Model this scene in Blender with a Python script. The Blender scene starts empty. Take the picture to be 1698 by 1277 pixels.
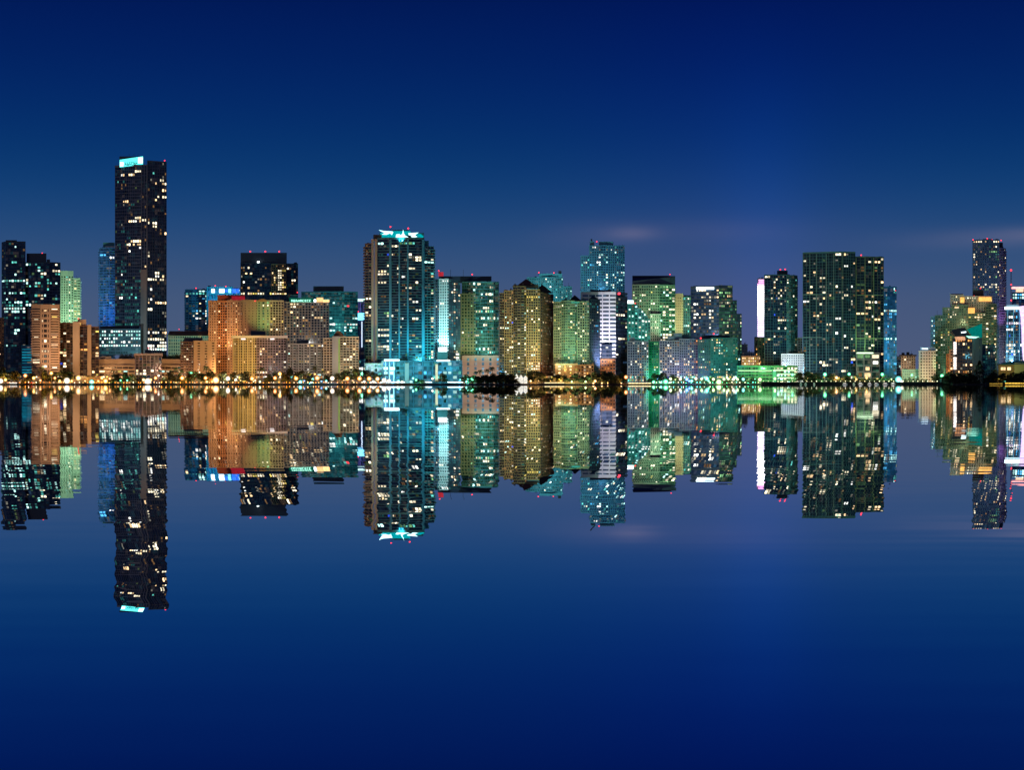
import bpy, bmesh, math, random
from mathutils import Vector, Matrix
R = random.Random(7)
sc = bpy.context.scene
C = sc.collection
HZ, CAMZ, YR, MPP = 635.6, 1.6, 2000.0, 0.64
GZ = 1.1                                   # ground level behind the sea wall
def s_(Y): return MPP * Y / YR             # metres per photograph pixel at depth Y
def X(px, Y): return (px - 849) * s_(Y)
def Z(py, Y): return CAMZ + (HZ - py) * s_(Y)
def PX(x, y): return 849 + x / s_(y)
def PY(z, y): return HZ - (z - CAMZ) / s_(y)
def lin(c):
    return tuple(((v / 255) / 12.92 if v / 255 <= .04045 else ((v / 255 + .055) / 1.055) ** 2.4) for v in c)

# ------------------------------------------------------------------ materials
MAT = {}
def newmat(name):
    m = bpy.data.materials.new(name); m.use_nodes = True
    nt = m.node_tree; nt.nodes.clear()
    out = nt.nodes.new('ShaderNodeOutputMaterial')
    return m, nt, out
def N(nt, t, **kw):
    n = nt.nodes.new(t)
    for k, v in kw.items():
        if k.startswith('i_'):
            n.inputs[k[2:].replace('_', ' ')].default_value = v
        else: setattr(n, k, v)
    return n
def math_(nt, op, a, b=None, c=None):
    n = nt.nodes.new('ShaderNodeMath'); n.operation = op
    for i, v in enumerate((a, b, c)):
        if v is None: continue
        if isinstance(v, (int, float)): n.inputs[i].default_value = v
        else: nt.links.new(v, n.inputs[i])
    return n.outputs[0]
def wallmat(name, rgb, rough=.8, var=.25, scale=.12):
    if name in MAT: return MAT[name]
    m, nt, out = newmat(name)
    b = N(nt, 'ShaderNodeBsdfPrincipled'); b.inputs['Roughness'].default_value = rough
    geo = N(nt, 'ShaderNodeNewGeometry')
    mp = N(nt, 'ShaderNodeMapping'); mp.inputs['Scale'].default_value = (1, 1, .25)
    nt.links.new(geo.outputs['Position'], mp.inputs['Vector'])
    no = N(nt, 'ShaderNodeTexNoise'); no.inputs['Scale'].default_value = scale; no.inputs['Detail'].default_value = 4
    nt.links.new(mp.outputs[0], no.inputs['Vector'])
    mx = N(nt, 'ShaderNodeMix', data_type='RGBA')
    mx.inputs[6].default_value = (*[c * (1 - var) for c in rgb], 1)
    mx.inputs[7].default_value = (*[min(.9, c * (1 + var)) for c in rgb], 1)
    nt.links.new(no.outputs[0], mx.inputs[0])
    nt.links.new(mx.outputs[2], b.inputs['Base Color'])
    nt.links.new(b.outputs[0], out.inputs[0])
    MAT[name] = m; return m
def glassmat(name, rgb, metal=.25, rough=.18, dim=(.2, .75, .6), dims=.05, share=.35, cell=3.2):
    """Coated window glass; some panes show faint light from rooms deeper inside."""
    if name in MAT: return MAT[name]
    m, nt, out = newmat(name)
    b = N(nt, 'ShaderNodeBsdfPrincipled'); b.inputs['Roughness'].default_value = rough
    b.inputs['Metallic'].default_value = metal
    geo = N(nt, 'ShaderNodeNewGeometry')
    sn = N(nt, 'ShaderNodeVectorMath', operation='SNAP'); sn.inputs[1].default_value = (cell, cell * 3, 3.3)
    nt.links.new(geo.outputs['Position'], sn.inputs[0])
    wn = N(nt, 'ShaderNodeTexWhiteNoise', noise_dimensions='3D'); nt.links.new(sn.outputs[0], wn.inputs['Vector'])
    mx = N(nt, 'ShaderNodeMix', data_type='RGBA')
    mx.inputs[6].default_value = (*[c * .5 for c in rgb], 1); mx.inputs[7].default_value = (*[c * 1.5 for c in rgb], 1)
    nt.links.new(wn.outputs['Value'], mx.inputs[0]); nt.links.new(mx.outputs[2], b.inputs['Base Color'])
    big = N(nt, 'ShaderNodeTexNoise'); big.inputs['Scale'].default_value = .05
    nt.links.new(geo.outputs['Position'], big.inputs['Vector'])
    v = math_(nt, 'ADD', wn.outputs['Value'], math_(nt, 'MULTIPLY', math_(nt, 'SUBTRACT', big.outputs[0], .5), 1.2))
    e = math_(nt, 'MULTIPLY', math_(nt, 'MAXIMUM', math_(nt, 'SUBTRACT', v, 1 - share), 0), dims / share * 2)
    em = N(nt, 'ShaderNodeMix', data_type='RGBA')
    em.inputs[6].default_value = (*dim, 1); em.inputs[7].default_value = (.8, .55, .3, 1)
    cf = math_(nt, 'GREATER_THAN', wn.outputs['Color'], .62)
    nt.links.new(cf, em.inputs[0])
    nt.links.new(em.outputs[2], b.inputs['Emission Color']); nt.links.new(e, b.inputs['Emission Strength'])
    nt.links.new(b.outputs[0], out.inputs[0]); m.cycles.emission_sampling = 'NONE'
    MAT[name] = m; return m
def emat(name, rgb, st, rnd=.6, sample=False):
    if name in MAT: return MAT[name]
    m, nt, out = newmat(name)
    e = N(nt, 'ShaderNodeEmission'); e.inputs[0].default_value = (*rgb, 1)
    if rnd:
        oi = N(nt, 'ShaderNodeObjectInfo')
        geo = N(nt, 'ShaderNodeNewGeometry')
        no = N(nt, 'ShaderNodeTexNoise'); no.inputs['Scale'].default_value = .6
        nt.links.new(geo.outputs['Position'], no.inputs['Vector'])
        a = math_(nt, 'MULTIPLY_ADD', math_(nt, 'POWER', oi.outputs['Random'], 1.6), rnd * 1.5, 1 - rnd * .75)
        a = math_(nt, 'MULTIPLY', a, math_(nt, 'MULTIPLY_ADD', no.outputs[0], 1.2, .4))
        nt.links.new(math_(nt, 'MULTIPLY', a, st), e.inputs[1])
    else: e.inputs[1].default_value = st
    nt.links.new(e.outputs[0], out.inputs[0])
    m.cycles.emission_sampling = 'AUTO' if sample else 'NONE'
    MAT[name] = m; return m
def halomat(name, rgb, core=5, rim=.8):
    """Oversized globe with the lamp halo painted in: white hot in the middle, tinted and fading towards its rim."""
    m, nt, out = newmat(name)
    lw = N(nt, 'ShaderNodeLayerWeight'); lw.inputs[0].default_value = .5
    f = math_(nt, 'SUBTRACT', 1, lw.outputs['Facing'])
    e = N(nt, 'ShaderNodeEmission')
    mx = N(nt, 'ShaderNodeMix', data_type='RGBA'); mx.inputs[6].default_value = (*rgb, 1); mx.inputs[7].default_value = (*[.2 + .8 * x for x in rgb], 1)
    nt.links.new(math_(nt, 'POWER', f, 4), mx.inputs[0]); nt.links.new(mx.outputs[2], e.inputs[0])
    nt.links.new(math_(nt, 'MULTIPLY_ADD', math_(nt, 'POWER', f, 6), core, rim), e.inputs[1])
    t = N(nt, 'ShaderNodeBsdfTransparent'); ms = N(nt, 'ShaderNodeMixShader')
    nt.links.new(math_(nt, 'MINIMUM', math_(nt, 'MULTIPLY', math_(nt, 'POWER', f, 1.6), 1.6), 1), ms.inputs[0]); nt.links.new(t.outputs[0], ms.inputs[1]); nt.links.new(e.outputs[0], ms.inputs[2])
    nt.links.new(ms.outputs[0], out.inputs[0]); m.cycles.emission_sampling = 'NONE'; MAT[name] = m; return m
WIN = {'w': ((1, .66, .33), 1.5), 'c': ((1, .86, .58), 1.7), 'h': ((1, .98, .88), 2.0), 'y': ((.95, .72, .16), .9), 'd': ((.7, .36, .14), .35),
       't': ((.16, .8, .68), .7), 'T': ((.55, 1, .92), 1.5), 'g': ((.4, .85, .35), .6), 'b': ((.04, .12, 1), .8), 'o': ((1, .4, .1), .95),
       'G': ((.25, .5, .22), .25), 'D': ((.08, .45, .45), .22), 'p': ((.9, .75, 1), 1.6), 'B': ((.1, .55, 1), .9), 'r': ((1, .05, .06), 1.0),
       'e': ((.9, .5, .22), .15), 'f': ((.1, .6, .55), .16), 'i': ((.4, .6, .25), .15), 'j': ((.75, .7, .55), .3), 'k': ((.12, .3, .6), .14)}
for k, (c, st) in WIN.items(): WIN[k] = emat('lit_window_' + {'T': 'bright_teal', 'G': 'dim_green', 'D': 'dim_teal', 'B': 'sky_blue'}.get(k, k), c, st * 1.25, .85)

# ------------------------------------------------------------------ objects
def tag(o, label=None, cat=None, group=None, kind=None):
    if label: o['label'] = label
    if cat: o['category'] = cat
    if group: o['group'] = group
    if kind: o['kind'] = kind
    return o
def empty(name, loc, label, cat, group=None):
    o = bpy.data.objects.new(name, None); C.objects.link(o); o.location = loc
    o.empty_display_size = 2
    return tag(o, label, cat, group)
def link(name, me, parent=None):
    o = bpy.data.objects.new(name, me); C.objects.link(o)
    if parent is not None:
        o.parent = parent; o.matrix_parent_inverse = Matrix.Translation(parent.location).inverted()
    return o
class MB:
    """Collects boxes, prisms and tubes, then becomes one mesh object."""
    def __init__(s): s.v = []; s.f = []; s.mi = []
    def add(s, vs, fs, mi=0):
        b = len(s.v); s.v += [tuple(v) for v in vs]; s.f += [tuple(b + i for i in f) for f in fs]; s.mi += [mi] * len(fs)
    def box(s, x0, x1, y0, y1, z0, z1, mi=0):
        s.hexa([(x0, y0), (x1, y0), (x1, y1), (x0, y1)], z0, z1, mi)
    def hexa(s, q, z0, z1, mi=0): s.prism(q, z0, z1, mi)
    def prism(s, q, z0, z1, mi=0, z1s=None):
        n = len(q); z1s = z1s or [z1] * n
        vs = [(x, y, z0) for x, y in q] + [(x, y, z1s[i]) for i, (x, y) in enumerate(q)]
        fs = [(i, (i + 1) % n, n + (i + 1) % n, n + i) for i in range(n)]
        s.add(vs, fs + [tuple(range(n - 1, -1, -1)), tuple(range(n, 2 * n))], mi)
    def tube(s, p, r, n=6, mi=0):
        """p: points, r: radii."""
        rings = []
        for i, c in enumerate(p):
            c = Vector(c); d = (Vector(p[min(i + 1, len(p) - 1)]) - Vector(p[max(i - 1, 0)])).normalized()
            a = d.orthogonal().normalized(); b = d.cross(a)
            rings.append([c + (a * math.cos(2 * math.pi * k / n) + b * math.sin(2 * math.pi * k / n)) * r[i] for k in range(n)])
        vs = [v for q in rings for v in q]; fs = []
        for i in range(len(p) - 1):
            for k in range(n):
                fs.append((i * n + k, i * n + (k + 1) % n, (i + 1) * n + (k + 1) % n, (i + 1) * n + k))
        fs += [tuple(range(n - 1, -1, -1)), tuple(range((len(p) - 1) * n, len(p) * n))]
        s.add(vs, fs, mi)
    def ball(s, c, r, n=8, m=6, mi=0, sz=1):
        vs = [(c[0], c[1], c[2] - r * sz)]; fs = []
        for i in range(1, m):
            t = math.pi * i / m - math.pi / 2
            for k in range(n):
                vs.append((c[0] + r * math.cos(t) * math.cos(2 * math.pi * k / n), c[1] + r * math.cos(t) * math.sin(2 * math.pi * k / n), c[2] + r * sz * math.sin(t)))
        vs.append((c[0], c[1], c[2] + r * sz)); L = len(vs) - 1
        for k in range(n):
            fs.append((0, 1 + (k + 1) % n, 1 + k)); fs.append((L, L - n + k, L - n + (k + 1) % n))
        for i in range(m - 2):
            for k in range(n):
                a = 1 + i * n; fs.append((a + k, a + (k + 1) % n, a + n + (k + 1) % n, a + n + k))
        s.add(vs, fs, mi)
    def mesh(s, name, mats):
        me = bpy.data.meshes.new(name); me.from_pydata(s.v, [], s.f)
        for m in (mats if isinstance(mats, (list, tuple)) else [mats]): me.materials.append(m)
        if any(s.mi): me.polygons.foreach_set('material_index', s.mi)
        bm = bmesh.new(); bm.from_mesh(me); bmesh.ops.recalc_face_normals(bm, faces=bm.faces); bm.to_mesh(me); bm.free()
        return me
    def build(s, name, mats, parent=None):
        return link(name, s.mesh(name, mats), parent)

# ------------------------------------------------------------------ facades
class St:
    """How one face is built: floor height, band height and depth, and a repeating pattern of bays (p solid, w window, b balcony)."""
    def __init__(s, wall, fh=3.3, bh=1.0, bp=.3, pat=(('p', 1), ('w', 2)), pp=.25, rail=1.0, bd=1.5, pier=None, rm=None):
        s.wall, s.fh, s.bh, s.bp, s.pat, s.pp, s.rail, s.bd = wall, fh, bh, bp, pat, pp, rail, bd
        s.pier = pier or wall; s.rm = rm or wall
BOX = {}
def unit_window(mat):
    if mat.name not in BOX:
        m = MB(); m.box(-.5, .5, -.03, .03, -.5, .5); BOX[mat.name] = m.mesh('window', mat)
    return BOX[mat.name]
class Bld:
    def __init__(s, name, label, short, cat, px, Y, group=None):
        s.Y = Y; s.o = empty(name, (X(px, Y), Y, GZ), label, cat, group); s.short = short; s.cells = []; s.x0 = 1e9; s.x1 = -1e9
        s.walls = {}; s.glz = {}; s.lit = []; s.dim = []; s.dimf = .13; ALL.append(s)
    def wall(s, mat, name='facade'):
        k = (mat.name, name)
        if k not in s.walls: s.walls[k] = (MB(), mat)
        return s.walls[k][0]
    def box(s, x0, x1, y0, y1, mat, dy=0, D=10, name='roof_plant'):
        Y = s.Y + dy; z0 = Z(y1, Y) if y1 is not None else GZ
        m = MB(); m.prism([(X(x0, Y), Y), (X(x1, Y), Y), (X(x1, Y + D), Y + D), (X(x0, Y + D), Y + D)], max(z0, GZ - .5), Z(y0, Y)); return m.build(name, mat, s.o)
    def block(s, chain, top, base, D, core, st, edges=None, lit=None, rows=(), pts=(), vb=None, parapet=1.0, tops=None, side=True, cap=None, lo=0, topband=True):
        Y = s.Y
        q = [(X(p, Y + d), Y + d) for p, d in chain]
        s.x0 = min(s.x0, chain[0][0]); s.x1 = max(s.x1, chain[-1][0])
        yb = max(y for _, y in q) + D
        z1 = Z(top, Y + chain[0][1]); z0 = GZ - .5 if base is None else Z(base, Y)
        full = q + [(q[-1][0] * yb / q[-1][1], yb), (q[0][0] * yb / q[0][1], yb)]
        k = core.name
        if k not in s.glz: s.glz[k] = (MB(), core)
        s.glz[k][0].prism(full, z0, z1)
        ed = [(q[i], q[i + 1], (edges[i] if edges else st), True) for i in range(len(q) - 1)]
        if side:
            ed.append((full[-1], q[0], ed[0][2], False)); ed.append((q[-1], full[-2], ed[len(q) - 2][2], False))
        cells = []
        for a, b, e, front in ed:
            if e is None: continue
            d = Vector((b[0] - a[0], b[1] - a[1])); L = d.length
            if L < .5: continue
            d /= L; n = Vector((d.y, -d.x))
            pw = sum(w for _, w in e.pat); reps = max(1, round(L / pw)); k_ = L / (reps * pw)
            def quad(u0, u1, o0, o1):
                A = Vector(a)
                return [tuple(A + d * u0 + n * o1), tuple(A + d * u1 + n * o1), tuple(A + d * u1 + n * o0), tuple(A + d * u0 + n * o0)]
            nf = max(1, round((z1 - z0) / e.fh)); fh = (z1 - z0) / nf
            bh = e.bh * fh / e.fh
            W = s.wall(e.wall)
            for f in range(nf + 1):
                zc = z0 + f * fh
                if f == nf and not topband: continue
                W.prism(quad(-e.bp if e.bp < .6 else 0, L + (e.bp if e.bp < .6 else 0), -.1, e.bp), max(z0, zc - bh / 2), (zc + bh / 2) if f < nf else zc + parapet)
            u = 0
            for r_ in range(reps):
                for t, w in e.pat:
                    w *= k_
                    if t == 'p':
                        s.wall(e.pier).prism(quad(u, u + w, -.1, e.pp), z0, z1)
                    elif t in 'wb':
                        if t == 'b':
                            RW = s.wall(e.wall); RR = s.wall(e.rm)
                            for f in range(1, nf):
                                zc = z0 + f * fh
                                RW.prism(quad(u + .1, u + w - .1, e.bp, e.bd), zc - .25, zc + .2)
                                RR.prism(quad(u + .1, u + w - .1, e.bd - .12, e.bd), zc + .2, zc + .2 + e.rail)
                        if front:
                            for f in range(nf):
                                zc = z0 + (f + .5) * fh
                                P = Vector(a) + d * (u + w / 2) + n * .12
                                cells.append((P.x, P.y, zc, w * .94, (fh - bh) * .9, math.atan2(d.y, d.x)))
                    u += w
        vbz = -1e9 if vb is None else Z(vb, Y)
        cells = [c for c in cells if c[2] > vbz + c[4] * .5 and c[2] > GZ + 1 and PX(c[0], c[1]) > -2 and PX(c[0], c[1]) < 1700]
        used = set()
        def put(i, pal):
            if i in used: return
            used.add(i); p_ = R.choice(pal)
            if p_ == 'b' and R.random() < .75: p_ = R.choice('cdG')
            c = list(cells[i]); kw = R.uniform(.55, 1); c[3] *= kw; c[4] *= R.uniform(.6, .95)
            s.lit.append((tuple(c), p_))
        if cells:
            for px, py, pal in pts:
                i = min(range(len(cells)), key=lambda j: (PX(cells[j][0], cells[j][1]) - px) ** 2 + (PY(cells[j][2], cells[j][1]) - py) ** 2)
                put(i, pal)
            for py, xa, xb, pr, pal in rows:
                zs = sorted({round(c[2], 2) for c in cells}, key=lambda z: abs(PY(z, Y) - py))
                for i, c in enumerate(cells):
                    if abs(c[2] - zs[0]) < .05 and xa <= PX(c[0], c[1]) <= xb and R.random() < pr: put(i, pal)
            if lit:
                n_, pal = lit[:2]; run = lit[2] if len(lit) > 2 else .35
                cw = {}
                wts = []
                for c in cells:
                    kx = round(c[0], 1)
                    if kx not in cw: cw[kx] = R.choice((.25, .6, 1, 1, 1.8, 3))
                    wts.append(cw[kx] * (.6 + R.random()))
                pool = R.choices(range(len(cells)), wts, k=max(1, round(n_ * .62)))
                idx = {(round(c[0], 2), round(c[2], 2)): i for i, c in enumerate(cells)}
                for i in pool:
                    p1 = R.choice(pal); put(i, p1)
                    if R.random() < run * .7 and i + 1 < len(cells):
                        nf_ = sum(1 for c in cells if abs(c[0] - cells[i][0]) < .01)
                        if i + nf_ < len(cells) and abs(cells[i + nf_][2] - cells[i][2]) < .05: put(i + nf_, p1)
        if R.random() < .8 and (chain[-1][0] - chain[0][0]) > 9:
            rr = random.Random(int(chain[0][0] * 7 + top)); a0, a1 = chain[0][0], chain[-1][0]; dm = max(d for _, d in chain) + 3
            for i in range(rr.choice((1, 2, 2, 3))):
                u = rr.uniform(a0 + 1, a1 - 4); ww = rr.uniform(1.5, min(7, (a1 - a0) * .3))
                s.box(u, min(u + ww, a1 - 1), top - rr.uniform(1.5, 3.4), top + 1, rr.choice((DARK, core_dark)), dm + rr.uniform(0, 4), 4)
            if rr.random() < .5:
                u = rr.uniform(a0 + 2, a1 - 2); s.box(u, u + .35, top - rr.uniform(5, 9), top, DARK, dm + 2, .3, 'antenna')
        ls = lit[1] if lit else ''
        dp = 'ejjed' if any(k_ in ls for k_ in 'wo') and 'T' not in ls else 'fifjke' if any(k_ in ls for k_ in 'tTDGgB') else 'ejfi'
        for i, c in enumerate(cells):
            if i not in used and R.random() < s.dimf:
                kw = R.uniform(.5, 1); s.dim.append(((c[0], c[1], c[2], c[3] * kw, c[4] * R.uniform(.6, .95), c[5]), R.choice(dp)))
        return z1
    def roof(s, pts3, mat, name='roof'):
        """pts3: convex solid given as bottom polygon and one apex list."""
        s.wall(mat, name).add(*pts3)
    def arcade(s, x0, x1, pal, pr=.7, dy=-.5, y0=624, y1=634, step=3.2):
        """Lit ground floor openings added to fill in the glow along the shore."""
        Y = s.Y + dy; u = x0
        while u < x1 - 1:
            wd = R.uniform(1.6, step)
            for v in (y0, y0 + (y1 - y0) * .52):
                if R.random() < pr:
                    h = (y1 - y0) * R.uniform(.28, .42); p_ = R.choice(pal)
                    s.lit.append(((X(u + wd / 2, Y), Y, Z(v + h / 2, Y), wd * s_(Y) * .9, h * s_(Y), 0), p_))
            u += wd + .5
    def beacon(s, px, py, dy=0, r=1.0, mast=4):
        Y = s.Y + dy; x, z = X(px, Y), Z(py, Y)
        m = MB(); m.ball((x, Y, z), r * .85, 8, 6, 0); b = m.build('beacon', RED, s.o)
        k = MB(); k.box(x - .15, x + .15, Y - .15, Y + .15, z - mast, z - r * .8); k.build('beacon_mast', DARK, b); 
        b['label'] = 'red aviation warning light on the roof'
    def lamp_panel(s, x0, x1, y0, y1, mat, dy=-.6, D=.3, name='light_panel'):
        Y = s.Y + dy; m = MB(); m.box(X(x0, Y), X(x1, Y), Y, Y + D, Z(y1, Y), Z(y0, Y)); return m.build(name, mat, s.o)
    def letters(s, x0, x1, y0, y1, n, mat, dy=-1, slope=0):
        """A row of illegible small sign characters, built as strokes."""
        Y = s.Y + dy; rr = random.Random(n * 13 + int(x0)); w = (x1 - x0) / n; m = MB()
        for i in range(n):
            a, b = x0 + i * w + w * .1, x0 + (i + 1) * w - w * .12; o = slope * i / n
            t = (b - a) * .26; h = (y1 - y0); th = h * .2
            def bar(xa, xb, ya, yb): m.box(X(xa, Y), X(xb, Y), Y, Y + .3, Z(yb + o, Y), Z(ya + o, Y))
            bar(a, a + t, y0, y1)
            k = rr.random()
            if k > .3: bar(b - t, b, y0 + (h * .1 if k > .6 else h * .45), y1)
            if k < .75: bar(a + t, b - (t if k > .3 else 0), y0, y0 + th)
            if k > .2: bar(a + t, b - (t if k > .3 else 0), y0 + h * .42, y0 + h * .42 + th)
            if k < .5: bar(a + t, b - (t if k > .3 else 0), y1 - th, y1)
        return m.build('sign_lettering', mat, s.o)
    def done(s):
        for k, (m, mat) in s.glz.items(): m.build('glazing', mat, s.o)
        for (mn, nm), (m, mat) in s.walls.items():
            if m.v: m.build(nm, mat, s.o)
        lt = sorted(s.lit, key=lambda c: -c[0][3] * c[0][4] * (MATW.get(c[1], 1)))
        for c, p in lt[:100]:
            o = link('window', unit_window(WIN[p]))
            o.parent = s.o; o.location = (c[0] - s.o.location.x, c[1] - s.o.location.y, c[2] - s.o.location.z)
            o.rotation_euler = (0, 0, c[5]); o.scale = (c[3], 1, c[4])
        rest = lt[100:] + s.dim
        if rest:
            m = MB(); keys = sorted({p for _, p in rest})
            for c, p in rest:
                M = Matrix.Translation((c[0], c[1], c[2])) @ Matrix.Rotation(c[5], 4, 'Z')
                vs = [M @ Vector((u * c[3], 0, w * c[4])) for u, w in ((-.5, -.5), (.5, -.5), (.5, .5), (-.5, .5))]
                m.add(vs, [(0, 1, 2, 3)], keys.index(p))
            o = m.build('window', [WIN[k] for k in keys], s.o); o['kind'] = 'stuff'
MATW = {'D': .3, 'G': .3, 'd': .4}
ALL = []
RED = emat('red_beacon', (1, .035, .05), 3.2, 0)
DARK = wallmat('dark_metal', (.02, .022, .03), .6)
core_dark = wallmat('plant_cladding', (.07, .08, .1), .7)
def spot(px, py, Y, apx, apy, aY, col, W, ang=70, r=1.5, blend=.8):
    l = bpy.data.lights.new('facade_fill', 'SPOT'); l.energy = W; l.color = col; l.spot_size = math.radians(ang); l.spot_blend = blend; l.shadow_soft_size = r  # added spot with no fixture, stands in for light on a facade
    o = bpy.data.objects.new('facade_fill', l); C.objects.link(o)
    p = Vector((X(px, Y), Y, Z(py, Y))); t = Vector((X(apx, aY), aY, Z(apy, aY)))
    o.location = p; o.rotation_euler = (t - p).to_track_quat('-Z', 'Y').to_euler()
    return o
DENOISE = True
FILL = 0.65
# ------------------------------------------------------------------ palette of walls and glass
tan = wallmat('tan_stucco', (.46, .35, .25)); pale = wallmat('pale_concrete', (.55, .5, .44)); white = wallmat('white_concrete', (.72, .7, .68))
brown = wallmat('brown_brick', (.16, .09, .055)); terracotta = wallmat('terracotta_stucco', (.44, .2, .09)); peach = wallmat('peach_stucco', (.44, .29, .19))
yellowst = wallmat('yellow_stucco', (.5, .42, .2)); mauve = wallmat('mauve_stucco', (.28, .2, .2)); greyc = wallmat('grey_concrete', (.3, .3, .32))
mint = wallmat('mint_stucco', (.42, .6, .45)); tealw = wallmat('teal_tinted_concrete', (.08, .28, .32)); slate = wallmat('slate_cladding', (.04, .055, .085), .5)  # tealw carries the teal light in its base colour
navyc = wallmat('navy_cladding', (.018, .03, .055), .4); greenw = wallmat('green_tinted_concrete', (.2, .34, .25)); olive = wallmat('olive_stucco', (.3, .3, .16))
bluec = wallmat('blue_grey_concrete', (.24, .33, .42)); lav = wallmat('lavender_concrete', (.4, .42, .6)); redroof = wallmat('red_tile_roof', (.28, .06, .035))
rooft = wallmat('brown_tile_roof', (.14, .06, .035)); darkroof = wallmat('dark_roof', (.03, .02, .02)); greencop = wallmat('green_copper', (.1, .3, .22))
tealroof = wallmat('teal_metal_roof', (.03, .3, .26), .4); bluetrim = wallmat('blue_trim', (.06, .25, .38)); pink = wallmat('pink_stucco', (.5, .33, .36))
steel = wallmat('teal_steel', (.1, .3, .34), .5)
gk = glassmat('black_glass', (.03, .052, .09), .5, .2, (.1, .5, .5), .014, .25)
gtw = glassmat('twin_glass', (.02, .045, .07), .45, .2, (.1, .6, .5), .014, .3)
gt = glassmat('teal_glass', (.05, .13, .15), .4, .42, (.1, .7, .6), .05, .4)
gn = glassmat('navy_glass', (.06, .11, .2), .55, .2, (.1, .45, .6), .035, .3)
gb = glassmat('blue_glass', (.09, .24, .42), .5, .42, (.05, .35, .7), .06, .35)
gw = glassmat('bronze_glass', (.03, .022, .018), .1, .25, (.7, .4, .2), .03, .3)
gg = glassmat('green_glass', (.04, .11, .08), .2, .2, (.2, .7, .4), .07, .45)
def curve(x0, x1, bulge, n=6, skew=0):
    return [(x0 + (x1 - x0) * i / n, -bulge * math.sin(math.pi * i / n) + skew * i / n) for i in range(n + 1)]
def B(*a, **k): return Bld(*a, **k)
p, w, b = 'p', 'w', 'b'

# 1 far left stepped dark office
o = B('office_tower', 'dark glass office tower at the far left with a stepped roof and teal lit floors', 'far left glass tower', 'office building', 50, 2200)
o.dimf = 0.07
s = St(slate, 3.6, .7, .2, ((p, .3), (w, 3.2)), .25)
s2 = St(wallmat('dim_spandrel', (.05, .09, .12)), 3.6, .5, .15, ((p, .25), (w, 3.6)), .2)
o.block([(3, 14), (9, 0), (42, 0)], 403, None, 40, gk, s, rows=[(468, 0, 43, .9, 'TTt'), (487, 6, 43, .6, 'tT'), (502, 6, 43, .55, 'Tt'), (508, 6, 43, .7, 'tD'), (513, 6, 43, 1, 'TTh'), (519, 6, 43, .5, 'T'), (525, 6, 43, .7, 'tD'), (545, 22, 43, .5, 'Dt')], lit=(22, 'DtDT', .5), vb=575)
o.block([(42.3, 4), (77, 0), (100, 12)], 436, None, 36, gk, s2, rows=[(468, 42, 100, .55, 'TTt'), (488, 42, 100, .3, 'tTc'), (512, 42, 53, 1, 'T'), (476, 44, 80, .3, 'tD')], lit=(40, 'DtDtTcb', .4), pts=[(46, 438, 'T'), (52, 440, 't'), (60, 440, 't')], vb=510)
o.box(9.5, 28, 398, 405, navyc, 3, 14); o.box(44, 77, 420, 438, navyc, 6, 20); o.box(77.5, 83, 430, 438, navyc, 7, 16)
o.beacon(70, 420, 8, .9); o.arcade(8, 53, 'oydw'); o.done()
o = B('condominium_tower', 'narrow reddish brown building slice at the left edge of the picture', 'left edge slice', 'apartment building', 0, 2110)
o.block([(-14, 0), (6, 0)], 528, None, 20, gw, St(brown, 3.2, 1.6, .3, ((p, 2), (w, 1.6)), .25), lit=(5, 'dwo')); o.arcade(0, 40, 'woy'); o.done()
# 2 cyan parking
o = B('parking_garage', 'small cyan lit parking block beside the pinkish condo', 'cyan parking block', 'parking garage', 45, 2100)
cy = emat('cyan_deck_light', (.01, .42, .62), .6, .2)
cyanw = wallmat('cyan_lit_concrete', (.05, .4, .5))  # cyan light on the concrete put into its base colour
o.block([(36, 0), (53, 0)], 574, None, 22, gb, St(cyanw, 2.9, 1.2, .4, ((p, .3), (w, 5)), .2)); 
for i in range(9): o.lamp_panel(36.6, 52.6, 577.5 + i * 4.9, 579.8 + i * 4.9, cy, -.2, .1, 'deck_light')
o.done()
# 3 pinkish white condo with balconies
o = B('condominium_tower', 'pinkish white condo with a dark centre bay on every floor and stacked side balconies', 'pinkish white condo', 'apartment building', 75, 2055)
so = St(peach, 2.75, .95, .5, ((p, .6), (b, 8.2), (p, .6)), .4, .9, 1.4); sc_ = St(peach, 5.5, 2.3, .35, ((p, 2.0), (w, 1.5), (p, 1.4), (w, 5.2), (p, 1.4), (w, 1.5), (p, 2.0)), .4)
o.block([(53, 3), (67.5, 0), (83, 0), (98, 3)], 511, None, 26, gw, so, [so, sc_, so], lit=(16, 'wccd'), pts=[(75, 581, 'c'), (60, 560, 'c'), (90, 559, 'w'), (90, 527, 'y'), (60, 598, 'c'), (92, 608, 'h'), (58, 603, 'c'), (70, 581, 'c'), (80, 581, 'c')], parapet=4)
o.arcade(53, 98, 'woyc'); o.done()
# 4 mint condo
o = B('condominium_tower', 'pale mint green floodlit condo with a curved roof edge and small square windows', 'pale mint condo', 'apartment building', 117, 2280)
sm = St(mint, 3.1, 1.2, .3, ((p, 1.5), (w, 1.6)), .25); sb_ = St(mint, 3.1, 1.2, .3, ((p, .8), (b, 3)), .25)
o.block([(100, 0), (104, 0), (112, 1), (121, 6)], 457, None, 24, gg, sm, lit=(40, 'cgtc', .1), vb=534, parapet=6)
o.block([(121.4, 7), (133, 5)], 464, None, 20, gg, sb_, lit=(22, 'ccwy', .2), vb=530, parapet=2); o.done()
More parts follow.
